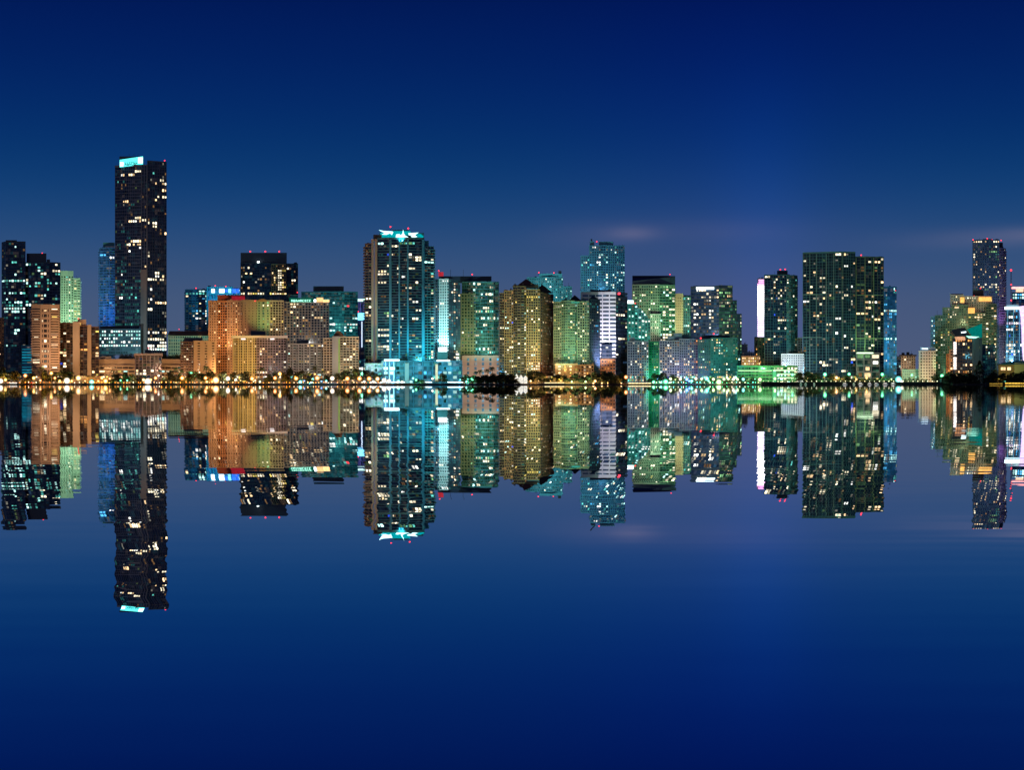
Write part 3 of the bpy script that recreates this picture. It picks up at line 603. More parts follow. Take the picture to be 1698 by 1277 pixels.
o.arcade(836, 917, 'wyoyd'); o.done()
# 24 teal tower behind
o = B('condominium_tower', 'pale teal stepped tower rising behind the yellow gabled condo', 'pale teal stepped tower', 'apartment building', 905, 2320)
v1 = St(tealw, 3.2, 1.1, .3, ((p, 1), (w, 1.8)), .3)
o.block([(874, 6), (914, 0), (933, 6)], 461, None, 24, gt, v1, lit=(16, 'tTch', .2), vb=495); o.block([(933.2, 4), (948, 8)], 476, None, 20, gt, v1, lit=(8, 'tT'), vb=500)
o.box(894, 932, 453.5, 461, tealw, 5, 12); o.beacon(893.5, 452, 8, .9, 2); o.beacon(918.5, 452.5, 8, .8, 2); o.box(926, 931, 449, 454, DARK, 8, 3, 'antenna'); o.done()
# 25 second gabled condo
o = B('condominium_tower', 'green tinted condo with a dark domed roof beside the white striped office', 'green domed condo', 'apartment building', 953, 2070)
gl = St(wallmat('sage_stucco', (.24, .31, .22)), 3.0, 1.0, .3, ((p, .8), (w, 1.8)), .28); gr = St(greenw, 3.0, .8, .35, ((p, .5), (b, 2.7)), .3, .8, 1.4); gd = St(navyc, 3.0, .9, .3, ((p, .9), (w, 2)), .25)  # gd holds the right face's shade as dark navy walling
o.block([(918.2, 8), (931, 3)], 502, None, 22, gk, gl, lit=(20, 'cwyG', .1)); o.block([(931.2, 3), (937, -1), (945, -3), (953, -2), (957, 2)], 500, None, 26, gt, gr, lit=(44, 'ccwgTy', .1))
o.block([(957.2, 0), (976.5, 1)], 501, None, 26, gk, gl, lit=(36, 'cwyTc', .2), rows=[(552, 968, 977, .9, 'c'), (600, 962, 977, .7, 'c')]); o.block([(976.7, 2), (984, 6), (994.5, 14)], 497, None, 22, gk, gd, lit=(18, 'BTcD', .1))
domed(o, [(943, 2), (964, 2), (966, 20), (941, 20)], darkroof, (953, 488.5, 10), 500, 0); domed(o, [(931, 3), (944, 3), (944, 14), (931, 14)], greencop, (938, 492, 8), 502, 0); domed(o, [(960, 3), (974, 3), (974, 14), (960, 14)], greencop, (967, 493, 8), 502, 0)
domed(o, [(975, 4), (995, 12), (995, 22), (975, 22)], navyc, (983, 489, 12), 497.5, 0); o.lamp_panel(944, 961, 500.5, 502.5, emat('teal_rim', (.1, .7, .5), .5, .1), -2.8); o.arcade(958, 990, 'wyo'); o.done()
# 26 warm lit garage
o = B('parking_garage', 'small golden lit parking structure below the green domed condo', 'golden parking structure', 'parking garage', 940, 2046)
gold_in = emat('golden_deck_light', (1, .6, .16), 1.1, .5)
o.block([(921, 0), (958, 0)], 605, None, 16, gw, St(tan, 3.3, 1.2, .4, ((p, 2.8), (w, 3.4)), .5), rows=[(609 + 5 * i, 921, 958, 1, 'wyo') for i in range(5)], parapet=1.5); o.block([(958.3, 2), (984, 3)], 606, None, 14, gw, St(peach, 3.3, .9, .4, ((p, .9), (w, 1.8)), .4), lit=(24, 'wodw', .2)); o.done()
# 27 tall teal condo
o = B('condominium_tower', 'tall teal blue condo tower rising behind the white striped office', 'tall teal condo', 'apartment building', 1000, 2340)
u1 = St(wallmat('cool_teal_stucco', (.08, .24, .33)), 3.1, 1.0, .3, ((p, .9), (w, 1.8)), .3); u2 = St(wallmat('cool_teal_stucco', (.08, .24, .33)), 3.1, .6, .3, ((p, .6), (b, 2.6)), .3, .5, 1.0)
o.block([(963, 6), (977, 3)], 425, None, 22, gn, u1, lit=(14, 'tTc'), vb=484); o.block([(977.2, 2), (992, 0), (1008, 0), (1035.5, 5)], 408, None, 28, gn, u1, [u1, u2, u1], lit=(70, 'TTchtB', .3), vb=484)
o.box(993, 1017, 400.5, 408, steel, 5, 12); o.box(978, 985, 400, 408, steel, 6, 6); o.box(979.5, 982, 396, 400, DARK, 7, 2, 'antenna'); o.beacon(989.5, 400.5, 4, .9, 2); o.done()
# 28 white striped office
o = B('office_tower', 'bright white striped office with a shaded right face and a red roof sign', 'white striped office', 'office building', 1000, 2115)
w1 = St(wallmat('bright_white_panel', (.8, .78, .8)), 4.4, 2.4, .3, ((p, 1.1), (w, 6)), .25); w2 = St(navyc, 4.4, 1.6, .3, ((p, .2), (w, 4)), .15)  # w2 puts the shade of the right face into dark navy
o.block([(964, 0), (1021, -2)], 487, 625, 30, gn, w1, lit=(3, 'D'), parapet=2); o.block([(1021.2, -2), (1040, 16)], 486, None, 20, gk, w2, lit=(10, 'dcD', .6), rows=[(525, 1021, 1040, .9, 'c'), (562, 1025, 1040, .6, 'c')])
o.block([(998, -5), (1014.5, -5)], 573, 600, 4, gk, w2, lit=(8, 'cdh', .1), vb=585); o.block([(996, -8), (1020, -7)], 597, None, 5, gw, St(terracotta, 4, 1.8, .3, ((p, 1), (w, 2.4)), .3), lit=(10, 'wod', .3))
o.box(979, 1013, 480.5, 486.5, navyc, 8, 14); o.lamp_panel(1023, 1028.5, 485, 488.5, emat('red_sign_hot', (1, .05, .08), 3, 0), 1, .5, 'sign'); o.done()
# 29 mint building with dark crown
o = B('office_tower', 'mint lit tower with a slanted dark crown and bright green balcony side', 'mint slanted crown tower', 'office building', 1084, 2260)
m1 = St(wallmat('mint_grey_concrete', (.36, .4, .3)), 3.4, 1.1, .3, ((p, .8), (w, 1.9)), .3); m2 = St(greenw, 3.4, .8, .3, ((p, .4), (b, 4)), .3, .4, 1.0)
o.block([(1048.5, 2), (1093, 0)], 473, None, 28, gg, m1, lit=(60, 'cgyccG', .1), vb=560); o.block([(1093.2, 0), (1119, 8)], 473, None, 26, gg, m2, lit=(66, 'TcgTgc', .6), vb=566)
o.block([(1078, -6), (1095, -6)], 522, None, 6, gg, St(pale, 3.4, 1.0, .3, ((p, .9), (w, 1.5)), .3), lit=(14, 'cgG'), vb=568)
q = [(X(1048.5, 2263), 2263), (X(1119.5, 2268), 2268), (X(1119.5, 2282), 2282), (X(1048.5, 2282), 2282)]
o.wall(slate, 'crown').prism(q, Z(473, 2260), 0, 0, [Z(466, 2260), Z(458, 2260), Z(456, 2260), Z(456.5, 2260)])
for u in (1113, 1119): o.box(u, u + .6, 458, 473, DARK, 8, .4, 'mast')
o.box(1048.5, 1110, 457, 459, navyc, 18, 3, 'crown'); o.beacon(1111, 455, 10, .7, 2); o.done()
# 30 stepped teal
o = B('office_building', 'stepped teal office with a bright white cyan top block right of the striped office', 'stepped teal office', 'office building', 1058, 2165)
h1 = St(wallmat('teal_grey_concrete', (.12, .36, .32)), 3.8, 1.2, .3, ((p, .9), (w, 2.2)), .3)
for x0, x1, t in ((1040.6, 1051, 505), (1051.2, 1057, 506), (1057.2, 1063, 513), (1063.2, 1068, 519), (1068.2, 1073, 525), (1073.2, 1078, 530)):
    o.block([(x0, 0), (x1, 1)], t, None, 22, gt, h1, lit=(5, 'tcT'), rows=[(537, 1040, 1056, 1, 'Th'), (533, 1063, 1078, .9, 'h')], vb=563)
o.lamp_panel(1041, 1050.5, 498, 505, hot, 2, 6, 'light_box'); o.beacon(1053.5, 503, 6, .8, 2); o.lamp_panel(1064, 1066, 516, 518, hot, 0); o.lamp_panel(1068.5, 1070, 521, 523, hot, 0); o.done()
# 31 pale blue low condos
o = B('condominium_tower', 'pale lavender blue condo block left of the green lit courtyard tower', 'pale lavender condo', 'apartment building', 1060, 2085)
n1 = St(wallmat('pale_blue_concrete', (.34, .42, .46)), 2.9, 1.0, .3, ((p, .8), (w, 1.8)), .3)
o.block([(1040.5, 3), (1052, 1), (1075, 5)], 567, None, 22, gn, n1, lit=(40, 'cwhdd', .2)); o.box(1043, 1053, 559.5, 567, bluec, 4, 10); o.box(1053, 1060, 563.5, 567, bluec, 5, 9); o.arcade(1041, 1075, 'gcyt'); o.done()
o = B('condominium_tower', 'emerald green lit tower wedged between two pale lavender condos', 'emerald lit tower', 'apartment building', 1084, 2110)
o.block([(1075.5, 0), (1095, 0)], 568, None, 16, gt, St(wallmat('emerald_concrete', (.06, .45, .25)), 2.9, 1.0, .3, ((p, .8), (w, 2)), .3), lit=(20, 'gTcy', .1)); o.done()
o = B('condominium_tower', 'wide pale condo with a pinkish glowing right wing and stepped roof', 'wide pale condo', 'apartment building', 1125, 2078)
n2 = St(wallmat('pale_mauve_concrete', (.32, .3, .36)), 2.9, 1.0, .3, ((p, .8), (w, 1.8)), .3)
o.block([(1093.5, 6), (1126, 2)], 566, None, 22, gn, n1, lit=(34, 'cwhcd', .2)); o.block([(1126.2, 2), (1156.5, 10)], 563, None, 22, gn, n2, lit=(44, 'wcwhdo', .3))
o.box(1107, 1118, 558, 566, bluec, 5, 8); o.box(1117, 1131, 552.5, 563, bluec, 6, 10); o.box(1131, 1143, 555, 563, navyc, 8, 8); o.arcade(1094, 1156, 'gTctb'); o.done()
# 32 cream slab
o = B('office_tower', 'narrow cream floodlit slab beside the mint tower', 'narrow cream slab', 'office building', 1132, 2310)
o.block([(1119.8, 0), (1132.5, 0)], 492, None, 24, gg, St(wallmat('cream_stucco', (.6, .56, .34)), 3.3, 1.9, .3, ((p, 1.6), (w, .8)), .25), lit=(8, 'yg', .1), vb=552, parapet=4); o.block([(1132.7, 2), (1146, 4)], 493, None, 20, gt, St(steel, 3.3, .8, .3, ((p, .7), (w, 2)), .3), lit=(26, 'tTcg', .3), vb=552); o.box(1120, 1145, 489.5, 493, pale, 6, 10); o.done()
# 33 dark office with white bar
o = B('office_tower', 'dark office tower with a glowing white bar sign and stepped right side', 'white bar office', 'office building', 1185, 2180)
r1 = St(wallmat('blue_grey_spandrel', (.06, .08, .11)), 3.9, 1.3, .25, ((p, .3), (w, 2.6)), .2); r2 = St(slate, 3.9, 1.1, .25, ((p, .3), (w, 2.4)), .2)
o.block([(1145.5, 6), (1192, 0)], 479, None, 32, gn, r1, lit=(50, 'chwcdj', .6), vb=556, parapet=3); o.block([(1192.2, 0), (1214.5, 8)], 477, None, 30, gg, r2, lit=(26, 'cgwG', .5), vb=565, parapet=3, rows=[(488, 1194, 1210, .7, 'g')])
o.block([(1214.7, 6), (1221.5, 9)], 499, None, 26, gg, r2, lit=(9, 'gG'), vb=590); o.block([(1221.7, 7), (1229.5, 12)], 521.5, None, 22, gt, r2, lit=(12, 'gcT'), vb=600)
o.box(1150, 1187, 474, 479, navyc, 5, 14); o.box(1187, 1214, 473.5, 477, olive, 5, 14)
o.lamp_panel(1154.5, 1184, 475.8, 480, emat('white_bar_sign', (.75, .95, 1), 2.6, .1), -.8, .5, 'sign'); o.done()
# 34 teal grid condo
o = B('condominium_tower', 'wide dark teal condo grid with scattered warm windows before the white bar office', 'dark teal grid condo', 'apartment building', 1190, 2072)
z1 = St(wallmat('dark_teal_concrete', (.07, .2, .2)), 2.9, 1.1, .3, ((p, .9), (w, 1.7)), .3)
o.block([(1157.5, 8), (1178, 0)], 564, None, 22, gt, z1, lit=(34, 'wcyTgd', .2)); o.block([(1178.2, 0), (1222.5, 3)], 561.5, None, 24, gt, z1, lit=(64, 'cwTcytD', .25))
o.box(1163, 1210, 556, 562, navyc, 8, 12); o.beacon(1162, 561, 5, 1.1, 2); o.beacon(1183.5, 553.5, 10, 1, 2); o.arcade(1158, 1222, 'gTcty'); o.done()
# 35 distant small ones
o = B('office_tower', 'small distant lavender building left of the pink lit slim tower', 'distant lavender building', 'office building', 1237, 2420)
o.block([(1230, 0), (1239.5, 0)], 572, None, 16, gn, St(lav, 3.2, 1.6, .2, ((p, 1.4), (w, 1.2)), .2)); o.block([(1239.7, 3), (1250, 3)], 585, None, 14, gn, St(lav, 6, 2, .2, ((p, 1.6), (w, 1.4)), .3)); o.done()
o = B('parking_garage', 'small amber lit parking block below the pink lit slim tower', 'amber parking block', 'parking garage', 1245, 2160)
am = emat('amber_deck_light', (1, .66, .25), 1.0, .3)
o.block([(1229.5, 0), (1260, 0)], 592, None, 16, gw, St(peach, 3.0, .8, .3, ((p, 1.1), (w, 1.3)), .5), rows=[(594 + 4.4 * i, 1229, 1261, .9, 'wcwy') for i in range(4)], vb=606); o.done()
# 36 pink slim tower
o = B('condominium_tower', 'slim tower glowing white and pink in horizontal stripes', 'pink white slim tower', 'apartment building', 1261, 2290)
o.block([(1251.5, 2), (1256, 0), (1268, 0)], 560, None, 18, gg, St(wallmat('cream_stucco', (.6, .56, .34)), 3.2, .9, .3, ((p, 1.6), (w, 2.2)), .6), lit=(8, 'woy', .1), vb=602)
o.block([(1256.4, 2), (1268, 2)], 463, 560, 16, gn, St(white, 3.2, 1.0, .3, ((p, .3), (w, 4)), .2))
wp = [emat('pink_stripe', (1, .4, .85), 2, .2), emat('white_stripe', (1, .93, 1), 4, .2), emat('lavender_stripe', (.85, .68, 1), 2.2, .2)]
for i in range(29):
    v = 463.5 + i * 3.3; mt_ = wp[0] if v < 471 else wp[1] if v < 526 else wp[2]
    o.lamp_panel(1256.2 if v > 470 else 1258, 1268.2, v, v + 2.5, mt_, 1.4, .3, 'light_stripe')
o.done()
# 37 dark tower
o = B('condominium_tower', 'dark condo tower with pale grid lines and two red lights on its roof hut', 'dark grid tower', 'apartment building', 1295, 2160)
o.dimf = 0.08
x1 = St(wallmat('dim_teal_line', (.09, .2, .19)), 3.1, .45, .25, ((p, .6), (w, 2.4), (p, .2), (w, 2.4), (p, .2), (w, 2.4)), .4); x2 = St(wallmat('green_grey_line', (.14, .3, .24)), 3.1, .9, .3, ((p, .7), (b, 2)), .35, .6, .8)
o.block([(1267.5, 6), (1282, 0), (1304, 0)], 457, None, 26, gk, x1, lit=(50, 'cwcdGbD', .4), rows=[(461, 1267, 1278, .9, 'c'), (495, 1268, 1300, .35, 'b'), (531, 1290, 1304, .8, 'c')], vb=590); o.block([(1304.2, 0), (1311, -1), (1317, 2), (1322, 8)], 457.5, None, 22, gt, x2, lit=(50, 'gcyGtD', .1), vb=585)
for v in (495, 548): o.box(1267, 1304.2, v, v + 1, wallmat('pale_line', (.3, .42, .36)), -.8, 1, 'band')
o.box(1288.5, 1306, 448.5, 457, slate, 5, 12); o.beacon(1294, 447, 8, .9, 2); o.beacon(1302, 446.5, 8, .9, 2)
o.block([(1322.5, 6), (1330, 6)], 561, None, 14, gw, St(pale, 3, 1, .3, ((p, 1), (w, 1.6)), .3), lit=(6, 'wy')); o.done()
# 38 pavilion
o = B('parking_garage', 'low bright green lit waterfront parking deck with glowing white floors', 'green lit parking deck', 'parking garage', 1270, 2048)
gdk = emat('green_white_deck_light', (.65, 1, .55), 1.5, .4); gdk2 = emat('green_deck_light', (.15, .9, .35), .8, .4)
gs = St(wallmat('green_lit_concrete', (.15, .4, .2)), 3.6, 1.2, .5, ((p, .4), (w, 3.4)), .3)  # green deck light put into the concrete's base colour
o.block([(1223, 3), (1281, 0)], 608, None, 26, gg, gs, lit=(12, 'gTc', .2), rows=[(611, 1223, 1281, .8, 'cTg'), (617, 1223, 1281, .9, 'cgg')], vb=606); o.block([(1281.2, 0), (1322, 2)], 608, None, 26, gg, gs, rows=[(611 + 4.4 * i, 1281, 1320, .85, 'ccgT') for i in range(6)])
o.box(1226, 1318, 606, 608.5, steel, 2, 20); o.lamp_panel(1224, 1280, 614.2, 615.6, gdk, -1.2, .3, 'deck_light'); o.lamp_panel(1282, 1320, 613.5, 615, gdk, -1.2, .3, 'deck_light'); o.lamp_panel(1290, 1319, 620, 621.4, gdk, -1.2, .3, 'deck_light'); o.lamp_panel(1290, 1316, 626, 627.2, gdk, -1.2, .3, 'deck_light'); o.lamp_panel(1281.5, 1287, 616, 634, gdk2, -1.3, .3, 'light_column'); o.done()
o = B('office_building', 'pale blue white perforated block beside the big dark twin slab', 'perforated white block', 'office building', 1314, 2100)
o.block([(1295.5, 0), (1333, 0)], 588, None, 22, gn, St(white, 2.7, 1.2, .3, ((p, 1.1), (w, 1.4)), .3), lit=(60, 'TTBt', .1), vb=590); o.done()
# 39 big twin
o = B('condominium_tower', 'huge dark twin slab condo with thin pale grid lines and many warm windows', 'huge dark twin slab', 'apartment building', 1395, 2090)
o.dimf = 0.07
gl1 = St(wallmat('thin_teal_line', (.09, .22, .22)), 3.2, .35, .2, ((p, .35), (w, 3.0), (p, .2), (w, 3.0)), .3); gl2 = St(wallmat('thin_green_line', (.1, .18, .13)), 3.2, .4, .2, ((p, .4), (w, 3.2), (p, .2), (w, 3.2)), .35)
o.block([(1331.5, 14), (1342.5, 8), (1395, -4), (1418, 2)], 421, None, 36, gtw, gl1, lit=(105, 'ccwhwjGbc', .45), vb=624, parapet=1.6)
o.block([(1418.3, 6), (1434, 4), (1465, 12)], 427, None, 34, gtw, gl2, lit=(74, 'ccwhwdGg', .4), vb=600, parapet=1.2)
pl = wallmat('pale_line', (.3, .42, .36))
for v in (488, 559): o.box(1331, 1418, v, v + 1, pl, 3.2 if v > 500 else 3.2, .6, 'band')
for v in (489, 561): o.box(1418.5, 1464, v, v + .9, wallmat('pale_green_line', (.36, .45, .22)), 3.4, .6, 'band')
for u, d in ((1342.5, 7.4), (1354, 5), (1370, 1.2), (1382, -1.6), (1397, -4.6)):
    o.box(u, u + .7, 421, None, pl, d, .8, 'mullion')
for u, d in ((1419.5, 5), (1434, 3.4), (1448, 7)): o.box(u, u + .8, 427, None, wallmat('pale_green_line', (.36, .45, .22)), d, .8, 'mullion')
o.beacon(1371.5, 419.5, 6, .9, 2); o.beacon(1428, 423, 12, .9, 3); o.lamp_panel(1389, 1390.6, 421.5, 423, emat('green_dot', (.2, 1, .6), 3, 0), -6, .3, 'roof_flood')
o.block([(1420, -4), (1444, -4), (1458, 0)], 586, None, 8, gg, St(pale, 6.4, .8, .4, ((p, .7), (w, 7)), .4), lit=(7, 'hcw', .3), rows=[(591, 1420, 1444, .9, 'cg')], parapet=1)
o.lamp_panel(1421, 1448, 584.4, 586.4, emat('green_white_hot', (.7, 1, .6), 3, .2), -5, 2, 'canopy_light')
o.arcade(1332, 1465, 'gcyG'); o.done()
# 40 blue tower
o = B('office_tower', 'blue glass tower with a bright cyan glow on its side right of the twin slab', 'cyan glowing blue tower', 'office building', 1476, 2200)
b1 = St(bluetrim, 3.6, .6, .25, ((p, .3), (w, 2)), .2)
o.block([(1465.5, 2), (1474, 0), (1486.5, 6)], 476.5, None, 24, gb, b1, lit=(26, 'BTBtb', .3), rows=[(516, 1474, 1486, 1, 'TT'), (520, 1475, 1486, .9, 'B'), (524, 1475, 1486, .8, 'B'), (516, 1465, 1469, 1, 'T'), (560, 1465, 1480, .5, 'tT')], vb=622); o.beacon(1485, 482, 4, .6, 2); o.done()
# 41 small distant group
o = B('office_building', 'brown block with an overhanging dark hat roof in the gap right of centre', 'hat roofed brown block', 'office building', 1504, 2330)
o.block([(1493.5, 2), (1506, 0), (1517.5, 4)], 590, None, 18, gw, St(tan, 3.2, 1.4, .3, ((p, 1.8), (w, 1.6)), .25), lit=(6, 'wc')); o.box(1491, 1520, 588.3, 590.2, darkroof, -3, 26, 'roof_slab'); o.box(1495, 1500, 585, 588.3, darkroof, 6, 6); o.box(1503, 1508, 584, 588.3, darkroof, 6, 6); o.done()
o = B('office_building', 'small white striped block left of the hat roofed brown block', 'small striped block', 'office building', 1490, 2300)
o.block([(1486, 0), (1493.8, 0)], 592, None, 14, gn, St(white, 3.4, 1.7, .3, ((p, .3), (w, 3)), .1), lit=(4, 'BT')); o.done()
o = B('office_building', 'low pale green building under the hat roofed brown block', 'low pale green building', 'office building', 1508, 2200)
o.block([(1496, 0), (1523, 0)], 614, None, 14, gt, St(mint, 3.6, 1.8, .3, ((p, 1.3), (w, 1)), .25), lit=(8, 'tTg')); o.done()
# 42 lit grid building
o = B('hotel', 'tan hotel block with a full grid of lit windows and a glowing blue sign', 'lit grid hotel', 'hotel', 1538, 2180)
o.block([(1524, 3), (1529, 0), (1551, 0)], 583, None, 20, gw, St(wallmat('sand_concrete', (.46, .4, .34)), 3.4, 1.9, .35, ((p, 1.5), (w, 1.6)), .3), rows=[(590 + 4.85 * i, 1529, 1551, 1, 'cchw') for i in range(7)], vb=586)
o.box(1526, 1551, 576, 583, bluec, 3, 12, 'crown'); o.letters(1528.5, 1539, 577, 579.4, 8, emat('blue_white_letters', (.7, .9, 1), 2.6, 0), 2); o.done()
# 43 large stepped greenish complex
o = B('condominium_tower', 'large stepped greenish condo complex with orange lit rooftop terraces', 'stepped terrace complex', 'apartment building', 1600, 2230)
a1 = St(wallmat('sage_concrete', (.2, .25, .17)), 3.0, 1.0, .3, ((p, .8), (w, 1.8)), .3); a2 = St(wallmat('sage_concrete', (.2, .25, .17)), 3.0, .7, .35, ((p, .6), (b, 3)), .3, .8, 1.2); a3 = St(pale, 3.0, 1.2, .3, ((p, 1.4), (w, 1.4)), .3)
o.block([(1543.5, 10), (1550, 8)], 526, None, 16, gb, St(bluec, 3, 1.2, .3, ((p, 1), (w, 1.5)), .3), lit=(16, 'hTB', .1), vb=574)
o.block([(1550.3, 6), (1563, 3)], 524, None, 26, gg, a1, lit=(16, 'cwyG', .1), vb=618); o.block([(1563.2, 3), (1578, 1)], 511, None, 28, gg, a1, lit=(18, 'cwyGd', .1), vb=615)
o.block([(1578.2, 0), (1605, -2)], 507, None, 30, gg, a1, lit=(12, 'cwyG'), vb=540); o.block([(1605.2, -1), (1634, 0)], 520, None, 26, gg, a2, lit=(18, 'cwyc'), vb=536); o.block([(1634.2, 2), (1652, 4)], 505, None, 26, gg, a2, lit=(44, 'cwyhG', .1), vb=600)
o.block([(1576, 4), (1598, 3)], 490, 507.5, 16, gg, a3, lit=(4, 'w')); o.block([(1598.2, 4), (1645, 5)], 492, 521, 16, gg, a3, lit=(16, 'wcd', .1), vb=500)
for u0, u1, v0, v1 in ((1592.5, 1599, 493, 502), (1623, 1644, 492.5, 499.5), (1605.5, 1616.5, 510.5, 519.5)): o.lamp_panel(u0, u1, v0, v1, emat('orange_terrace_light', (1, .5, .12), 1.7, .3), 2 if v0 < 505 else -2.4, .4, 'terrace_light')
o.lamp_panel(1583, 1590, 509, 511, emat('warm_roof_light', (1, .7, .4), 1.6, .3), -2.6, .4, 'terrace_light')
o.box(1613, 1631, 481, 492, DARK, 8, 10); o.box(1575, 1597, 487, 490, pale, 6, 8)
o.beacon(1607, 491.5, 6, .7, 1.5); o.beacon(1615.5, 491, 6, .8, 1.5); o.beacon(1626, 478, 10, .8, 2); o.done()
# 44 tall tower right
o = B('condominium_tower', 'tall slim condo tower at right with a purple lit edge and red roof lights', 'tall purple edged tower', 'skyscraper', 1638, 2300)
o.dimf = 0.07
l1 = St(wallmat('blue_slate_concrete', (.1, .14, .2)), 3.1, 1.0, .3, ((p, .9), (w, 1.7)), .3); l2 = St(wallmat('purple_concrete', (.3, .22, .4)), 3.1, 1.0, .3, ((p, .5), (b, 2)), .3, .7, 1.2)
o.block([(1613, 6), (1632, 0), (1656.5, 2)], 399, None, 26, gn, l1, lit=(70, 'wcGDcg', .2), rows=[(402, 1613, 1657, .7, 'wc'), (473, 1622, 1657, .6, 'cw'), (477, 1622, 1657, .5, 'wc'), (419, 1630, 1657, .5, 'g')], vb=490); o.block([(1656.8, 2), (1662, 6), (1667.5, 14)], 412, None, 18, gn, l2, lit=(24, 'wdcG', .1), vb=600)
o.box(1630, 1645, 396, 399, navyc, 5, 10); o.box(1646, 1663, 402, 412, navyc, 10, 10)
for u, v in ((1613.5, 397.5), (1637, 395.5), (1645, 397.5), (1660, 398.5)): o.beacon(u, v, 4, .8, 1.5)
o.done()
# 45 sloped teal roof office
o = B('office_building', 'office with a slanted teal roof plate and a white lit vertical strip', 'slanted teal roof office', 'office building', 1600, 2100)
a4 = St(wallmat('dark_bronze', (.05, .04, .04)), 3.9, .8, .3, ((p, .4), (w, 2.2)), .3)
o.block([(1579.5, 2), (1612, 0)], 562, None, 26, gk, a4, lit=(14, 'wodyw', .2), rows=[(615, 1596, 1612, .9, 'wo'), (565, 1583, 1612, .9, 'o'), (608, 1600, 1612, .6, 'w')]); o.block([(1612.2, 0), (1628.5, 6)], 556, None, 24, gt, St(wallmat('teal_grey_panel', (.12, .2, .22)), 4, .2, .3, ((p, 3), (w, .7), (p, 3)), .25), lit=(4, 'gt', .1))
o.block([(1569.5, 4), (1574, 3)], 588, None, 10, gw, St(terracotta, 3.2, .8, .3, ((p, .8), (w, 1)), .4), lit=(4, 'wo')); o.block([(1574.2, 2), (1579.3, 2)], 581, None, 12, gw, St(peach, 3.2, .8, .3, ((p, .8), (w, 1.5)), .4), lit=(5, 'wo'))
for i in range(11):
    if i != 5: o.lamp_panel(1581.2, 1586, 567 + i * 4.2, 570.8 + i * 4.2, emat('white_strip_light', (1, .88, .8), 1.9, .2), -.9, .3, 'light_strip')
plate(o, [(1578.5, 551), (1583, 546), (1600, 543), (1610, 560), (1597, 558), (1585, 558)], navyc, 'roof', -2, 10); plate(o, [(1604, 546), (1628.5, 536.5), (1628.5, 560), (1612, 558)], emat('teal_roof_glow', (.0, .2, .17), .85, .15), 'roof_panel', -1.5, 1)
plate(o, [(1602, 557), (1624, 558.5), (1617, 561), (1606, 560.5)], emat('mint_hot', (.4, 1, .75), 2.2, .1), 'canopy_light', -2.6, .5); plate(o, [(1594, 550.5), (1602, 549.5), (1602, 551.5), (1594, 552.5)], emat('white_cyan_hot', (.75, 1, 1), 3, .1), 'sign', -2.7, .3)
plate(o, [(1583, 558.5), (1600, 558), (1601, 564), (1585, 564)], emat('peach_eave', (1, .5, .28), .9, .2), 'eave_light', -1.2, .3); o.done()
o = B('office_building', 'teal balcony block under the stepped complex behind the big dark tree', 'teal balcony block', 'office building', 1640, 2120)
o.block([(1628.8, 0), (1650, 2)], 573, None, 16, gt, St(tealw, 3.4, 1.1, .3, ((p, .9), (w, 2)), .3), lit=(10, 'ctTb'), vb=605); o.done()
# 46 right edge
o = B('office_tower', 'blue glass tower with white crown light and curved purple white edge at far right', 'white edged blue tower', 'office building', 1684, 2270)
i1 = St(wallmat('bright_blue_trim', (.1, .3, .5)), 3.8, .5, .25, ((p, .3), (w, 2.8)), .2)
o.block([(1668.5, 4), (1680, 0), (1695, 0)], 513, None, 26, gn, i1, lit=(20, 'hBbD', .5), rows=[(535, 1669, 1695, .9, 'hp'), (549, 1669, 1680, .9, 'h'), (572, 1669, 1695, .8, 'hc'), (575, 1669, 1680, .8, 'hw'), (585, 1669, 1690, .9, 'ch')], vb=602)
o.lamp_panel(1668, 1690, 508.5, 513, hot, -1.5, 6, 'crown_light'); o.box(1669, 1690, 505, 508.5, bluec, 3, 12)
for u in (1670.5, 1680.5, 1690): o.lamp_panel(u, u + .8, 513, 603, emat('blue_line_light', (.15, .5, .8), .8, .1), -1.0, .3, 'light_line')
plate(o, [(1690, 508), (1700, 507), (1700, 603), (1697, 603), (1694.5, 570), (1694, 545), (1692.5, 525)], emat('purple_white_edge', (.85, .62, 1), 1.7, .2), 'edge_light', -2.4, .6); o.done()
o = B('office_tower', 'cyan banded tower with a pink glowing top behind the right edge tower', 'pink topped cyan tower', 'office building', 1688, 2440)
o.block([(1678.5, 0), (1702, 0)], 486, None, 22, gb, St(bluetrim, 4, 1.0, .3, ((p, .3), (w, 3)), .2), rows=[(489, 1678, 1700, .8, 'TB'), (494, 1678, 1700, .8, 'BT'), (499, 1678, 1700, .7, 'B'), (505, 1678, 1700, .7, 'ph')], vb=500)
o.lamp_panel(1679.5, 1702, 475.5, 478.5, emat('pink_hot', (1, .35, .32), 2.4, .1), 0, 8, 'crown_light'); o.lamp_panel(1686, 1697, 478.8, 484, emat('salmon_glow', (1, .6, .4), 1.3, .1), 1, 6, 'crown_light'); o.box(1684, 1700, 478.5, 486, bluec, 5, 8); o.done()
